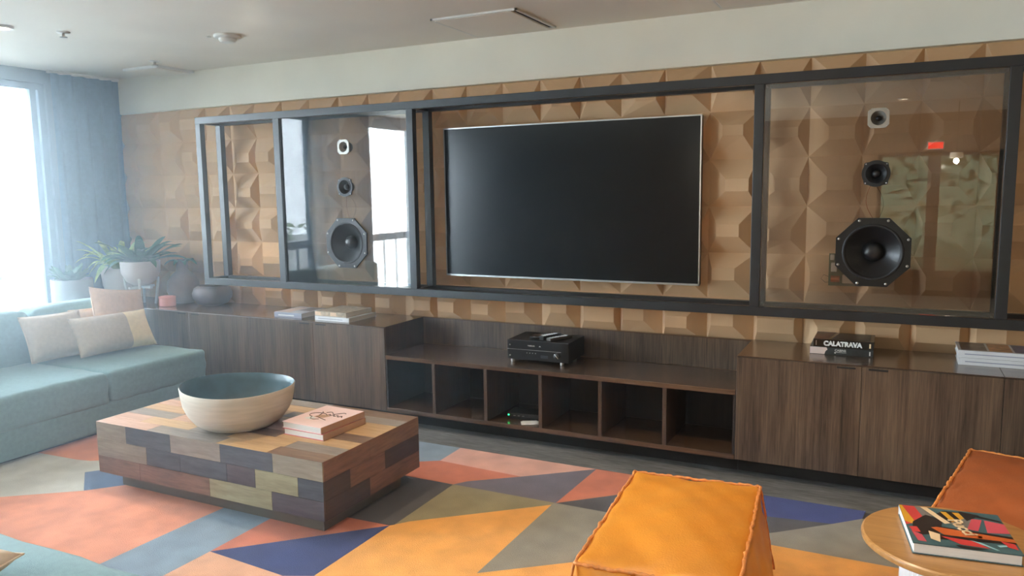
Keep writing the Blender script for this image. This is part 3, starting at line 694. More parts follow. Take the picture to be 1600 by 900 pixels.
for r, row in enumerate(front):
    z1 = ct-r*hrow; x = cx0
    for k, xe in row:
        g.box(x+0.0008, xe-0.0008, cy0, cy0+0.008, z1-hrow+0.0008, z1-0.0008, mi=PK.index(k)); x = xe
g.build('front_cladding', MX, CT)
side = [[('red', -1.86), ('brown', cy1)], [('dark', -2.02), ('red', -1.74), ('dark', cy1)], [('dark', -1.87), ('red', cy1)]]
for nm, xa, xb, fl in (('side_cladding', cx1-0.008, cx1, 0), ('side_cladding', cx0, cx0+0.008, 1)):
    g = G()
    for r, row in enumerate(side):
        z1 = ct-r*hrow; y = cy0
        for k, ye in row:
            g.box(xa, xb, y+0.0008+(0.008 if y == cy0 else 0), ye-0.0008, z1-hrow+0.0008, z1-0.0008, mi=PK.index(k)); y = ye
    g.build(nm, MY, CT)
g = G()
rnd = random.Random(5)
for r in range(3):
    x = cx0; z1 = ct-r*hrow
    while x < cx1-0.01:
        xe = min(cx1, x+rnd.choice([0.25, 0.35, 0.45])); xe = cx1 if cx1-xe < 0.12 else xe
        g.box(x+0.0008, xe-0.0008, cy1-0.008, cy1, z1-hrow+0.0008, z1-0.0008, mi=rnd.randrange(len(PK))); x = xe
g.build('rear_cladding', MX, CT)
top = [[('rose', -3.45), ('grey', -2.95), ('tan', -2.62), ('brown', cx1)],
       [('rose', -3.62), ('tan', -3.25), ('grey', -2.98), ('tan', -2.60), ('grey', cx1)],
       [('grey', -3.50), ('rose', -3.10), ('brown', -2.75), ('tan', cx1)],
       [('tan', -3.52), ('brown', -3.18), ('rose', -2.72), ('brown', cx1)],
       [('rose', -3.66), ('grey', -3.30), ('tan', -2.84), ('tan', cx1)],
       [('grey', -3.42), ('tan', -2.98), ('grey', -2.64), ('tan', cx1)],
       [('brown', -3.55), ('rose', -3.12), ('tan', -2.70), ('grey', cx1)],
       [('tan', -3.30), ('grey', -2.86), ('brown', cx1)]]
g = G(); n = len(top); hw = (cy1-cy0)/n
for r, row in enumerate(top):
    x = cx0
    for k, xe in row:
        g.box(x+0.0008, xe-0.0008, cy0+r*hw+0.0008, cy0+(r+1)*hw-0.0008, ct-0.006, ct, mi=PK.index(k)); x = xe
g.build('tabletop', MX, CT)
g = G(); g.box(cx0+0.075, cx1-0.075, cy0+0.080, cy1-0.075, 0.022, cb); g.build('base', mat('taupe_plinth', (92, 84, 72), 0.6, noise=0.05), CT)

# bowl
BX, BY = -3.078, -1.93
t = thing('bowl', 'large pale stoneware bowl with dark teal inside on the coffee table', 'bowl', (BX, BY, TT))
th0 = math.atan2(-0.1, 1.0)
def wob(tt, r, h):
    s = max(0.0, h/0.235)**2
    return s*(-0.010*math.cos(tt-0.5) + 0.006*math.cos(2*(tt-0.4)))
out_p = [(0.150, 0.0), (0.178, 0.006), (0.222, 0.035), (0.256, 0.08), (0.276, 0.125), (0.284, 0.168), (0.289, 0.213), (0.286, 0.218)]
in_p = [(0.286, 0.218), (0.281, 0.212), (0.276, 0.168), (0.266, 0.125), (0.245, 0.08), (0.19, 0.035), (0.08, 0.018), (0.001, 0.016)]
g = G(); g.lathe(out_p, 72, wob=wob); sh = g.build('outer_shell', mat('cream_stoneware', (208, 200, 184), 0.6, noise=0.07, nscale=6, stretch=(1, 1, 12), bump=0.1, bscale=40), t, True, local=True)
bpy_faces = None
g = G(); g.lathe(in_p, 72, wob=wob); g.build('inner_glaze', mat('dark_teal_glaze', (54, 84, 94), 0.4, noise=0.2, nscale=10), t, True, local=True)
for o_ in t.children:
    me = o_.data; bm = bmesh.new(); bm.from_mesh(me)
    big = [f for f in bm.faces if len(f.verts) > 10 and f.calc_center_median().z > 0.1]
    bmesh.ops.delete(bm, geom=big, context='FACES_ONLY'); bm.to_mesh(me); bm.free()

# ------------------------------------------------------------------ cushions / sofa
def sgn(v): return -1 if v < 0 else 1
def softbox(w, d, h, r, n=14, bx=0.0, by=0.0, bz=0.0, wr=0.0, seed=0, g=None, c=(0, 0, 0), post=None):
    """rounded box centred on c (z from c.z), outward bulges bx,by,bz, wrinkle amplitude wr"""
    g = g or G(); bm = g.bm; rnd = random.Random(seed); ph = [rnd.uniform(0, 6) for _ in range(6)]
    key = {}
    def mp(u, half):
        m = 1-min(0.9, 2.2*r/half*0.5)
        return u
    def nodes(half):
        k = min(r/half, 0.45)
        inner = [-1+k + (2-2*k)*i/(n-6) for i in range(n-5)]
        return [-1, -1+k*0.15, -1+k*0.45] + inner + [1-k*0.45, 1-k*0.15, 1]
    hx, hy, hz = w/2, d/2, h/2
    NX, NY, NZ = nodes(hx), nodes(hy), nodes(hz)
    def V(u, v, q):
        kk = (round(u, 5), round(v, 5), round(q, 5))
        if kk in key: return key[kk]
        p = Vector((u*hx, v*hy, q*hz))
        e = Vector((max(-hx+r, min(hx-r, p.x)), max(-hy+r, min(hy-r, p.y)), max(-hz+r, min(hz-r, p.z))))
        dlt = p-e
        if dlt.length > 1e-9: p = e+dlt.normalized()*r
        p.x += bx*u*(1-v*v)*(1-q*q); p.y += by*v*(1-u*u)*(1-q*q); p.z += bz*max(q, 0)*(1-u*u)*(1-v*v)
        if wr:
            nn = math.sin(p.x*38+ph[0]+3*math.sin(p.z*21+ph[1]))*math.sin(p.y*31+ph[2])+math.sin(p.z*52+p.x*17+ph[3])
            p += Vector((u*abs(u)**3, v*abs(v)**3, q*abs(q)**3))*wr*nn*0.5
        p.z += hz
        if post: p = post(p)
        p += Vector(c)
        key[kk] = bm.verts.new(p); return key[kk]
    def face(a, b, c_, d_):
        try: bm.faces.new((a, b, c_, d_))
        except ValueError: pass
    for q in (-1, 1):
        for i in range(len(NX)-1):
            for j in range(len(NY)-1): face(V(NX[i], NY[j], q), V(NX[i+1], NY[j], q), V(NX[i+1], NY[j+1], q), V(NX[i], NY[j+1], q))
        for i in range(len(NX)-1):
            for j in range(len(NZ)-1): face(V(NX[i], q, NZ[j]), V(NX[i+1], q, NZ[j]), V(NX[i+1], q, NZ[j+1]), V(NX[i], q, NZ[j+1]))
        for i in range(len(NY)-1):
            for j in range(len(NZ)-1): face(V(q, NY[i], NZ[j]), V(q, NY[i+1], NZ[j]), V(q, NY[i+1], NZ[j+1]), V(q, NY[i], NZ[j+1]))
    return g

SF = thing('sectional_sofa', 'teal L-shaped sectional sofa under the window, cushions on its seat', 'sofa', (-5.2, -2.0, 0))
SX0, SX1, SY1 = -5.50, -4.68, -0.70
def sb(name, x0, x1, y0, y1, z0, z1, r, m=M_sofa, **k):
    g = softbox(x1-x0, y1-y0, z1-z0, r, c=((x0+x1)/2, (y0+y1)/2, z0), **k); return g.build(name, m, SF, True)
sb('base', -5.72, SX1-0.015, -4.25, SY1, 0.04, 0.24, 0.02)
for y1, y0 in ((SY1, -1.52), (-1.52, -2.40), (-2.40, -3.29)):
    sb('seat_cushion', SX0-0.10, SX1, y0+0.003, y1-0.003, 0.22, 0.437, 0.035, bz=0.012, bx=0.008, wr=0.004, seed=int(y0*10))
for y1, y0 in ((SY1-0.06, -1.50), (-1.51, -2.38), (-2.39, -3.30)):
    sb('back_cushion', -5.72, SX0, y0, y1, 0.24, 0.805, 0.05, bz=0.02, bx=0.02, wr=0.003, seed=int(y0*7))
sb('base', SX1-0.02, -1.75, -4.25, -3.315, 0.04, 0.24, 0.02)
for x0, x1 in ((-5.60, -4.22), (-4.215, -3.02), (-3.015, -1.75)):
    sb('seat_cushion', x0, x1, -4.25, -3.295, 0.22, 0.42, 0.04, bz=0.012, by=0.01, wr=0.006, seed=int(x0*10))
for x, y in ((-5.6, -0.80), (-4.85, -0.80), (-5.6, -4.1), (-1.9, -4.1), (-1.9, -3.5)):
    g = G(); g.box(x-0.03, x+0.03, y-0.03, y+0.03, 0.0 if y > -1.2 or y < -3.35 else 0.02, 0.045); g.build('foot', M_blackm, SF)

def cushion(label, loc, rot, w, h, th, mats, split=None, seed=0, group='scatter cushions on the teal sofa'):
    """w along local x, h along local z, thickness local y; base at local z=0"""
    t = thing('throw_pillow', label, 'pillow', loc, 0, group); t.rotation_euler = rot
    n = 26; rnd = random.Random(seed); p1, p2 = rnd.uniform(0, 6), rnd.uniform(0, 6)
    def grid(g, sidesign, u0, u1, mi, nu):
        vs = {}
        for i in range(nu+1):
            for j in range(n+1):
                u = u0+(u1-u0)*i/nu; v = -1+2*j/n
                puff = max(0, (1-u**4))**0.6*max(0, (1-v**4))**0.6
                pin = 1-0.055*(1-v*v)*abs(u)**3; pinz = 1-0.06*(1-u*u)*abs(v)**3
                y = sidesign*th/2*puff*(1+0.06*math.sin(5*u+p1)*math.sin(4*v+p2)) - 0.02*math.sin(2.0*u+p1)*(1-v*v)*0
                vs[i, j] = g.bm.verts.new((u*w/2*pin, y, h/2+v*h/2*pinz))
        for i in range(nu):
            for j in range(n):
                f = g.bm.faces.new((vs[i, j], vs[i+1, j], vs[i+1, j+1], vs[i, j+1])); f.material_index = mi
    def panel(name, u0, u1, m, nu=n):
        g = G(); grid(g, 1, u0, u1, 0, nu); grid(g, -1, u0, u1, 0, nu)
        bmesh.ops.remove_doubles(g.bm, verts=g.bm.verts, dist=0.0004); return g.build(name, m, t, True, local=True)
    if split is None: panel('cover', -1, 1, mats[0])
    else:
        panel('cover', -1, split, mats[0]); panel('contrast_panel', split, 1, mats[1], 16)
    g = G(); pts = []
    for k in range(80):
        s = k/20; q = int(s); f = -1+2*(s-q)
        u, v = [(f, -1), (1, f), (-f, 1), (-1, -f)][q]
        pin = 1-0.055*(1-v*v)*abs(u)**3; pinz = 1-0.06*(1-u*u)*abs(v)**3
        pts.append((u*w/2*pin, 0, h/2+v*h/2*pinz))
    g.tube(pts, 0.004, 6, closed=True); g.build('piping', mats[0], t, True, local=True)
    return t
# pillows lean back against the sofa back (local -y faces the room after rotation)
RZ = PI/2
cushion('greyish beige cushion, leftmost of the cushions on the left sofa wing', (-5.27, -1.45, 0.468), (-0.42, 0, RZ-0.10), 0.42, 0.34, 0.15, [M_beige], seed=1)
cushion('long two-tone lumbar cushion, beige with a straw end, in front of the others', (-5.10, -1.12, 0.474), (-0.50, 0, RZ-0.12), 0.58, 0.30, 0.15, [M_beige, M_straw], 0.30, seed=2)
cushion('tall square cream cushion propped behind the two-tone lumbar cushion', (-5.27, -0.96, 0.462), (-0.30, 0.16, RZ+0.05), 0.46, 0.46, 0.14, [M_peach], seed=3)
cushion('cream cushion mostly hidden behind the beige and two-tone cushions', (-5.405, -1.00, 0.446), (-0.08, 0, RZ), 0.56, 0.33, 0.06, [M_cream], seed=4)
cushion('pale cushion with dark centre on the near sofa wing in the bottom left corner', (-2.50, -3.90, 0.475), (-1.50, 0, 0.25), 0.42, 0.38, 0.10, [M_cream], seed=5, group=None)

# ------------------------------------------------------------------ leather poufs
def pouf(label, loc, rz, w, d, h, m, seed, lean=0.0):
    t = thing('leather_pouf', label, 'pouf', loc, rz, 'stitched leather poufs')
    def post(p):
        k = p.z/h
        p.x *= 1+0.24*(1-k); p.y *= 1+0.14*(1-k)
        return p
    kw = dict(bx=0.035, by=0.035, bz=0.03, wr=0.006, seed=seed, post=post)
    g = softbox(w, d, h, 0.018, n=30, **kw); g.build('body', m, t, True, local=True)
    # raised stitched edges
    rnd = random.Random(seed); hx, hy = w/2, d/2
    def edge(a, b, N=44):
        pts = []
        for i in range(N+1):
            f = i/N; p = Vector(a).lerp(Vector(b), f)
            p += Vector((rnd.uniform(-1, 1), rnd.uniform(-1, 1), rnd.uniform(-1, 1)))*0.0028
            pts.append(post(p) if True else p)
        return pts
    o = 0.004
    c = [(-hx-o, -hy-o), (hx+o, -hy-o), (hx+o, hy+o), (-hx-o, hy+o)]
    for i in range(4):
        a, b = c[i], c[(i+1) % 4]
        g = G(); g.tube(edge((a[0], a[1], h-0.002), (b[0], b[1], h-0.002)), 0.0062, 7, rf=lambda f: 1+0.2*math.sin(f*90)); g.build('seam', M_piping, t, True, local=True)
        g = G(); g.tube(edge((a[0], a[1], h-0.002), (a[0], a[1], 0.02), 20), 0.005, 7); g.build('seam', M_piping, t, True, local=True)
    return t
pouf('orange leather pouf with stitched edges, lit brightly in the middle foreground', (-0.665, -2.195, 0.029), 0.08, 0.50, 0.86, 0.385, M_leather, 1)
pouf('rust leather pouf behind the round side table at the right edge', (0.50, -1.42, 0.029), -0.22, 0.52, 0.86, 0.40, M_leather2, 2)

# ------------------------------------------------------------------ side table
ST = (0.205, -2.165)
t = thing('side_table', 'round oak topped side table on a white fluted drum, bottom right corner', 'side table', (ST[0], ST[1], 0.022))
g = G(); g.lathe([(0.255, 0.450), (0.268, 0.458), (0.270, 0.466), (0.268, 0.474), (0.262, 0.478)], 72); g.build('tabletop', M_oak, t, True, 0.5, local=True)
g = G(); g.lathe([(0.150, 0.0), (0.150, 0.450)], 96, flute=0.018); g.build('fluted_base', M_fluted, t, False, local=True)
g = G(); g.lathe([(0.165, 0.0), (0.165, 0.012), (0.155, 0.014)], 48); g.build('foot_ring', M_fluted, t, False, local=True)
def art_pucci(t, w, d, h):
    cols = {'red': (196, 60, 58), 'yellow': (206, 152, 40), 'black': (34, 28, 28), 'cream': (222, 196, 160), 'teal': (66, 98, 106), 'pink': (196, 78, 92), 'orange': (190, 92, 40), 'grey': (120, 118, 116), 'sky': (150, 196, 206)}
    ks = list(cols); ms = [mat('cover_'+k, cols[k], 0.3, noise=0.06, coat=0.3) for k in ks]
    W = lambda pts: [(x*w, y*d) for x, y in pts]
    L = [('teal', [(0, 0), (1, 0), (1, 1), (0, 1)]), ('red', [(0, .45), (0.02, 1), (.16, 1), (.24, .62)]), ('yellow', [(0, .55), (0, 1), (.03, 1), (.12, .45)]),
         ('grey', [(.16, 1), (.30, 1), (.32, .8), (.22, .6)]), ('black', [(.08, .55), (.24, .78), (.40, .68), (.30, .30), (.12, .22), (.05, .35)]),
         ('cream', [(.22, 1), (.29, 1), (.47, .62), (.40, .58)]), ('black', [(.36, .84), (.44, .95), (.64, .95), (.60, .60), (.46, .62)]),
         ('yellow', [(.41, .92), (.47, .92), (.56, .62), (.49, .62)]), ('yellow', [(.53, .93), (.60, .93), (.64, .72), (.58, .74)]),
         ('grey', [(.46, .62), (.70, .86), (.72, .56), (.50, .48)]), ('pink', [(.70, .80), (.80, .80), (.70, .48), (.60, .50)]),
         ('pink', [(.82, .80), (1, .74), (1, .50), (.78, .46)]), ('black', [(.62, .98), (.98, .82), (1, .78), (.62, .90)]),
         ('black', [(.16, .40), (.26, .50), (1, .42), (1, .36)]), ('orange', [(.24, .44), (.30, .47), (1, .36), (1, .28), (.34, .28)]),
         ('black', [(.34, .28), (1, .28), (1, .24), (.30, .16), (.20, .12), (.22, .30)]), ('red', [(.30, .24), (.60, .20), (.72, .06), (.46, .08)]),
         ('black', [(.60, .98), (.64, .72), (.74, .84), (.80, .92)]), ('teal', [(.28, .12), (.46, .08), (.40, .02), (.26, .02)]), ('black', [(.40, .06), (.70, .04), (.60, 0), (.44, 0)]), ('pink', [(.03, .30), (.12, .22), (.14, .05), (.06, .06)]), ('red', [(.02, .40), (.10, .42), (.12, .28), (.04, .28)]),
         ('cream', [(.20, .34), (.30, .28), (.27, .08), (.19, .14)]), ('sky', [(.56, .22), (.66, .18), (.80, .04), (.77, .04)]), ('sky', [(.80, .16), (.92, .20), (.92, .17), (.82, .12)]),
         ('red', [(.86, .28), (.98, .24), (.98, .10), (.90, .14)])]
    patch(t, 'cover_art', ms, [W(p) for _, p in L], h+0.0005, [ks.index(k) for k, _ in L])
    text_part('title_text', 'Pucci', MATS['cover_cream'], t, (w*0.555, d*0.52, h+0.003), (0, 0, -1.30), 0.056, off=0.0014)
    g = G(); g.lathe([(0.006, 0), (0.001, 0)], 12, c=(w*0.68, d*0.31, h+0.0035)); g.build('title_dot', MATS['cover_orange'], t, local=True)
def art_p(t, w, d, h): art_pucci(t, w, d, h)
book('colourful red, teal and black Pucci book lying on the round side table', (0.083, -2.323, 0.5005), 0.13, 0.290, 0.295, 0.035, mat('teal_cover', (70, 96, 104), 0.3, noise=0.1, coat=0.3), 'back', M_bkw, art_p)

# ------------------------------------------------------------------ curtain
def curtain(label, y0, y1, x, z0, z1, folds):
    t = thing('curtain', label, 'curtain', (x, (y0+y1)/2, z0))
    g = G(); n = folds*12; rows = 10; vs = []
    for j in range(rows+1):
        z = z0+(z1-z0)*j/rows; amp = 0.022+0.012*(1-j/rows)
        vs.append([g.bm.verts.new((x+amp*math.sin(2*PI*folds*i/n)+0.006*math.sin(i*0.7+j), y0+(y1-y0)*i/n, z)) for i in range(n+1)])
    for j in range(rows):
        for i in range(n): g.bm.faces.new((vs[j][i], vs[j][i+1], vs[j+1][i+1], vs[j+1][i]))
    r = bmesh.ops.solidify(g.bm, geom=g.bm.faces[:], thickness=0.003)
    g.build('cloth', M_curtain, t, True)
    g = G(); g.box(x-0.02, x+0.02, y0-0.02, y1, z1, z1+0.02); g.build('track', M_trimwhite, t)
curtain('blue-grey curtain in the corner beside the left window, gathered in folds', -0.690, -0.065, XL+0.055, 0.02, ZC-0.021, 5)
curtain('blue-grey curtain gathered between the two left windows', -4.26, -3.32, XL+0.055, 0.02, ZC-0.021, 9)

# ------------------------------------------------------------------ pots and plants
M_pot = mat('white_ceramic', (214, 204, 200), 0.45, noise=0.03); M_potg = mat('grey_concrete_pot', (170, 168, 172), 0.7, noise=0.06); M_soil = mat('soil', (60, 46, 36), 0.95, noise=0.3, nscale=60)
M_pinkpot = mat('blush_ceramic', (226, 150, 136), 0.45, noise=0.04); M_vase = mat('brown_grey_ceramic', (120, 104, 98), 0.5, noise=0.15, nscale=10); M_clay = mat('dusky_ceramic', (96, 92, 98), 0.5, noise=0.12, nscale=8)
def leaf_mesh(g, base, ang, L, w, rise, droop, mi=0, seg=9, twist=0.0):
    d = Vector((math.cos(ang), math.sin(ang), 0)); s = Vector((-math.sin(ang), math.cos(ang), 0)); prev = None
    for i in range(seg+1):
        f = i/seg; p = Vector(base)+d*L*f*(1-0.12*f)+Vector((0, 0, rise*f-droop*f*f))
        ww = w*(math.sin(PI*min(1, 0.12+0.88*f))**0.7)*(1 if f < 1 else 0.05)
        sd = (s*math.cos(twist*f)+Vector((0, 0, 1))*math.sin(twist*f))
        row = [g.bm.verts.new(p-sd*ww/2+Vector((0, 0, ww*0.18))), g.bm.verts.new(p), g.bm.verts.new(p+sd*ww/2+Vector((0, 0, ww*0.18)))]
        if prev:
            for k in range(2):
                f_ = g.bm.faces.new((prev[k], prev[k+1], row[k+1], row[k])); f_.material_index = mi
        prev = row
M_lf1 = mat('variegated_green_leaf', (186, 204, 140), 0.45, col2=(96, 132, 84), nscale=14, stretch=(1, 1, 1))
M_lf2 = mat('deep_green_leaf', (66, 112, 84), 0.4, noise=0.25, nscale=14); M_lf3 = mat('grey_green_leaf', (92, 128, 116), 0.5, noise=0.2, nscale=20)
def plant(name, label, x, y, z, prof, potm, leafm, n, L, w, rise, droop, seed, legs=None, group='potted plants in the corner', top=None, az=(0, 2*PI)):
    t = thing(name, label, 'plant', (x, y, z), 0, group)
    g = G(); g.lathe(prof + [(prof[-1][0]-0.008, prof[-1][1]), (prof[-1][0]-0.012, prof[-1][1]-0.03)], 40, cap=(1, 0)); g.build('pot', potm, t, True, 0.7, local=True)
    zt = prof[-1][1]-0.025; rr = prof[-1][0]
    g = G(); g.lathe([(rr-0.010, zt-0.004), (rr-0.012, zt), (0.001, zt+0.006)], 24); g.build('soil', M_soil, t, True, local=True)
    rnd = random.Random(seed); g = G()
    for k in range(n):
        a = az[0]+(az[1]-az[0])*k/n+rnd.uniform(-0.25, 0.25); q = rnd.uniform(0.65, 1.1)
        b = (0.3*rr*math.cos(a), 0.3*rr*math.sin(a), zt)
        leaf_mesh(g, b, a, L*q, w*rnd.uniform(0.8, 1.15), rise*rnd.uniform(0.6, 1.5), droop*rnd.uniform(0.5, 1.2), twist=rnd.uniform(-0.4, 0.4))
    lf = g.build('leaves', leafm, t, True, local=True); lf['kind'] = 'stuff'
    if legs: legs(t)
    return t
plant('potted_bromeliad', 'pale green strappy plant in a tall tapered white pot by the curtain', -5.95, -0.44, TZ, [(0.075, 0), (0.10, 0.02), (0.145, 0.16), (0.160, 0.31)], M_pot, M_lf1, 38, 0.34, 0.048, 0.34, 0.34, 21)
def bowl_legs(t):
    for k in range(4):
        a = PI/4+k*PI/2; ca, sa = math.cos(a), math.sin(a)
        g = G(); g.tube([(0.10*ca, 0.10*sa, 0), (0.125*ca, 0.125*sa, 0.17), (0.13*ca, 0.13*sa, 0.23)], 0.011, 8); g.build('stand_leg', M_trimwhite, t, True, local=True)
    g = G(); g.box(-0.12, 0.12, -0.012, 0.012, 0.14, 0.16); g.box(-0.012, 0.012, -0.12, 0.12, 0.14, 0.16); g.build('stand_brace', M_trimwhite, t, local=True)
plant('potted_aglaonema', 'dark green leafy plant in a white bowl planter on a legged stand', -5.70, -0.44, TZ+0.003, [(0.06, 0.165), (0.115, 0.20), (0.150, 0.27), (0.158, 0.37)], M_pot, M_lf2, 30, 0.36, 0.07, 0.24, 0.20, 8, legs=bowl_legs)
plant('potted_succulent', 'low grey-green plant in a round grey planter behind the sofa back', -6.08, -0.80, 0.0, [(0.13, 0), (0.15, 0.02), (0.152, 0.5), (0.155, 0.935)], M_potg, M_lf3, 34, 0.15, 0.05, 0.12, 0.05, 9)
t = thing('vase', 'round-shouldered brown vase with narrow neck behind the plants', 'vase', (-5.47, -0.21, TZ))
g = G(); g.lathe([(0.07, 0), (0.11, 0.03), (0.135, 0.11), (0.125, 0.19), (0.085, 0.245), (0.050, 0.275), (0.046, 0.34), (0.056, 0.37), (0.046, 0.372), (0.036, 0.34), (0.036, 0.28)], 40, cap=(1, 0)); g.build('body', M_vase, t, True, local=True)
rnd = random.Random(3); g = G()
for k in range(9): leaf_mesh(g, (0.01*math.cos(k), 0.01*math.sin(k), 0.33), -2.4+k*0.62, 0.20*rnd.uniform(0.7, 1.2), 0.05, 0.14, 0.14)
g.build('leaves', M_lf2, t, True, local=True)
t = thing('ceramic_pot', 'small blush pink lidded pot at the front of the corner cabinet', 'pot', (-5.43, -0.415, TZ))
g = G(); g.lathe([(0.060, 0), (0.066, 0.005), (0.066, 0.062), (0.064, 0.066)], 36); g.build('body', M_pinkpot, t, True, 0.6, local=True)
g = G(); g.lathe([(0.067, 0.066), (0.068, 0.070), (0.066, 0.080), (0.05, 0.084), (0.001, 0.085)], 36); g.build('lid', M_pinkpot, t, True, local=True)
t = thing('ceramic_bowl', 'wide low dark grey rounded pot on the cabinet right of the pink pot', 'bowl', (-5.12, -0.22, TZ))
g = G(); g.lathe([(0.07, 0), (0.12, 0.015), (0.155, 0.06), (0.160, 0.10), (0.145, 0.145), (0.11, 0.165), (0.10, 0.16), (0.13, 0.135), (0.145, 0.10)], 40, cap=(1, 0)); g.build('body', M_clay, t, True, local=True)
g = G(); g.lathe([(0.100, 0.160), (0.09, 0.15), (0.001, 0.148)], 30); g.build('filling', M_soil, t, True, local=True)

# ------------------------------------------------------------------ ceiling fittings
M_lamp = emit('lamp_lens', (255, 236, 205), 8)
def downlight(label, x, y):
    t = thing('recessed_downlight', label, 'ceiling light', (x, y, ZC), 0, 'recessed downlights')
    g = G(); g.lathe([(0.045, 0.0), (0.046, -0.014), (0.062, -0.014), (0.066, 0.0)], 36); g.build('trim_ring', M_trimwhite, t, True, 0.5, local=True)
    g = G(); g.lathe([(0.044, -0.004), (0.001, -0.005)], 30); g.build('lens', M_lamp, t, local=True)
downlight('bright recessed downlight at the upper left edge of the photo', -4.945, -1.865)
for x, y, l in ((-2.9, -1.87, 'recessed downlight above the patchwork coffee table'), (-0.7, -1.95, 'recessed downlight above the orange pouf'), (1.3, -1.9, 'recessed downlight above the right end of the rug'),
                (-3.5, -6.3, 'added fill downlight in the rear left of the room'), (0.0, -6.3, 'added fill downlight in the rear middle of the room'), (2.6, -6.3, 'added fill downlight in the rear right of the room')):  # rear fittings added to house the fill beams
    downlight(l, x, y)
t = thing('smoke_detector', 'round white smoke detector with domed centre on the ceiling', 'smoke detector', (-3.985, -0.99, ZC))
g = G(); g.lathe([(0.085, 0.0), (0.088, -0.012), (0.080, -0.020), (0.055, -0.022)], 36); g.build('base_plate', M_trimwhite, t, True, 0.6, local=True)
g = G(); g.lathe([(0.056, -0.020), (0.056, -0.034), (0.045, -0.046), (0.020, -0.050), (0.001, -0.050)], 32); g.build('dome', M_trimwhite, t, True, 0.6, local=True)
t = thing('ceiling_sensor', 'tiny white button sensor beside the smoke detector on the ceiling', 'sensor', (-4.12, -1.02, ZC))
g = G(); g.lathe([(0.016, 0.0), (0.016, -0.006), (0.001, -0.010)], 20); g.build('button', M_trimwhite, t, True, local=True)
def sprinkler(label, x, y):
    t = thing('fire_sprinkler', label, 'sprinkler', (x, y, ZC), 0, 'ceiling fire sprinklers')
    g = G(); g.lathe([(0.040, 0.0), (0.038, -0.006), (0.012, -0.008)], 28); g.build('escutcheon', M_trimwhite, t, True, local=True)
    g = G(); g.lathe([(0.008, -0.006), (0.008, -0.028), (0.022, -0.030), (0.022, -0.033), (0.001, -0.033)], 18); g.build('head', M_silver, t, True, 0.6, local=True)
sprinkler('small ceiling sprinkler on the left, near the bright downlight', -4.79, -1.575)
sprinkler('small ceiling sprinkler beside the square vent in the far left corner', -5.21, -0.56)
def vent(label, x0, x1, y0, y1, dark='right', drop=0.012):
    t = thing('ceiling_vent', label, 'vent', ((x0+x1)/2, (y0+y1)/2, ZC), 0, 'square ceiling vents')
    g = G(); b = 0.014
    g.box(x0, x1, y0, y0+b, ZC-drop, ZC-0.0005); g.box(x0, x1, y1-b, y1, ZC-drop, ZC-0.0005); g.box(x0, x0+b, y0, y1, ZC-drop, ZC-0.0005); g.box(x1-b, x1, y0, y1, ZC-drop, ZC-0.0005)
    g.build('frame', M_trimwhite, t)
    g = G(); g.box(x0+b, x1-b, y0+b, y1-b, ZC-0.004, ZC-0.0005); g.build('shadow_gap', M_dark, t)
    g = G(); g.box(x0+b+0.004, x1-b-(0.030 if dark == 'right' else 0.004), y0+b+0.004, y1-b-0.004, ZC-drop-0.002, ZC-0.004, bev=0.002); g.build('panel', M_ceil, t)
vent('square flush ceiling panel with a dark slot on its right side, above the television', -2.58, -2.0, -0.735, -0.16)
vent('square ceiling vent at the top edge of the photo, above the right post', -0.97, -0.40, -0.74, -0.17)
vent('square ceiling vent with bright rim in the far left corner', -5.74, -5.33, -0.44, -0.08, drop=0.02)
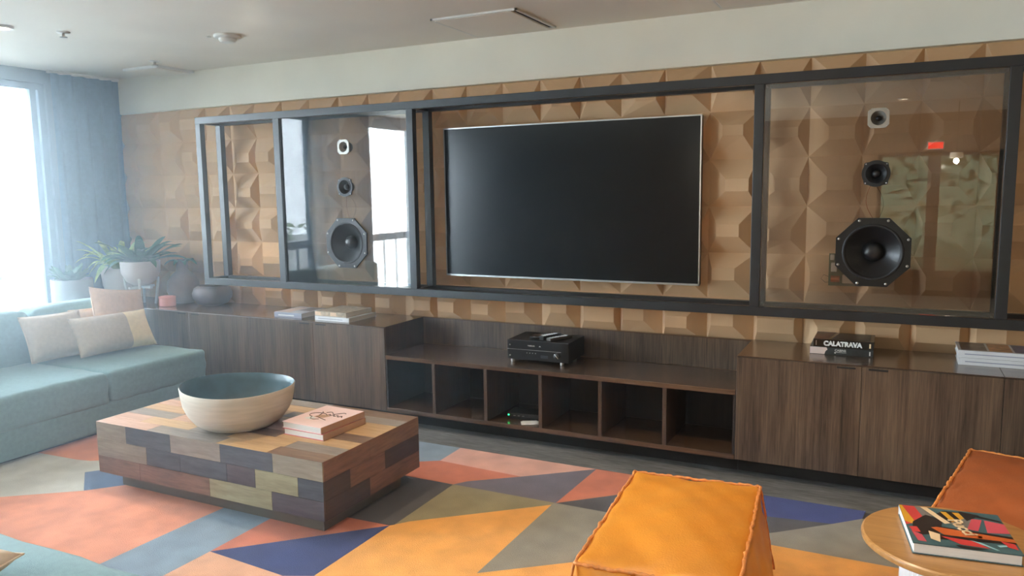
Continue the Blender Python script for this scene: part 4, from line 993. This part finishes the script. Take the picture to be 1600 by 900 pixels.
for x, z, w_ in ((0.62, 1.97, 'right'), (-2.1, 2.1, 'left'), (2.9, 2.0, 'far right')):  # fixtures for the added fill; the right one shows reflected in the pane
    t = thing('fill_pendant', 'small drum pendant lamp added as room fill on the %s behind the camera' % w_, 'lamp', (x, -7.0, z), 0, 'added fill pendants at the rear of the room')
    g = G(); g.lathe([(0.075, -0.02), (0.07, 0.05)], 32, cap=(0, 1)); g.build('lamp_shade', M_trimwhite, t, True, 0.6, local=True)
    g = G(); g.lathe([(0.072, -0.015), (0.001, -0.014)], 32); g.build('diffuser', M_lamp, t, local=True)
    g = G(); g.tube([(0, 0, 0.04), (0, 0, ZC-z)], 0.004, 6); g.build('cord', M_blackm, t, True, local=True)
# exit sign reflected in the right pane
t = thing('exit_sign', 'small red lit sign on the rear wall above the glass doors', 'sign', (0.44, YB+0.03, 2.1))
g = G(); g.box(0.33, 0.55, YB, YB+0.04, 2.12, 2.24, bev=0.004); g.build('housing', M_trimwhite, t)
g = G(); g.box(0.345, 0.535, YB+0.04, YB+0.044, 2.135, 2.225); g.build('lit_face', emit('red_sign', (255, 40, 30), 2), t)

# ------------------------------------------------------------------ pale haze added to imitate window glare
hz = bpy.data.materials.new('veil'); hz.use_nodes = True; nt = hz.node_tree; nt.nodes.clear()
vo = nt.nodes.new('ShaderNodeVolumeScatter'); ou = nt.nodes.new('ShaderNodeOutputMaterial')
vo.inputs['Density'].default_value = 0.028; vo.inputs['Anisotropy'].default_value = 0.66; vo.inputs['Color'].default_value = (0.80, 0.92, 1.0, 1)
nt.links.new(vo.outputs[0], ou.inputs['Volume'])
tcn = nt.nodes.new('ShaderNodeTexCoord'); sxn = nt.nodes.new('ShaderNodeSeparateXYZ'); mrn = nt.nodes.new('ShaderNodeMapRange')
nt.links.new(tcn.outputs['Object'], sxn.inputs[0]); nt.links.new(sxn.outputs['X'], mrn.inputs['Value'])
mrn.inputs['From Min'].default_value = -6.4; mrn.inputs['From Max'].default_value = -0.5; mrn.inputs['To Min'].default_value = 0.078; mrn.inputs['To Max'].default_value = 0.004
nt.links.new(mrn.outputs['Result'], vo.inputs['Density'])
g = G(); g.box(XL-0.125, XR+0.125, YB-0.125, 0.125, -0.125, ZC+0.125); o = g.build('veil', hz); o['kind'] = 'stuff'
tag(o, 'pale added haze filling the air of the room, strongest by the window', 'veil')
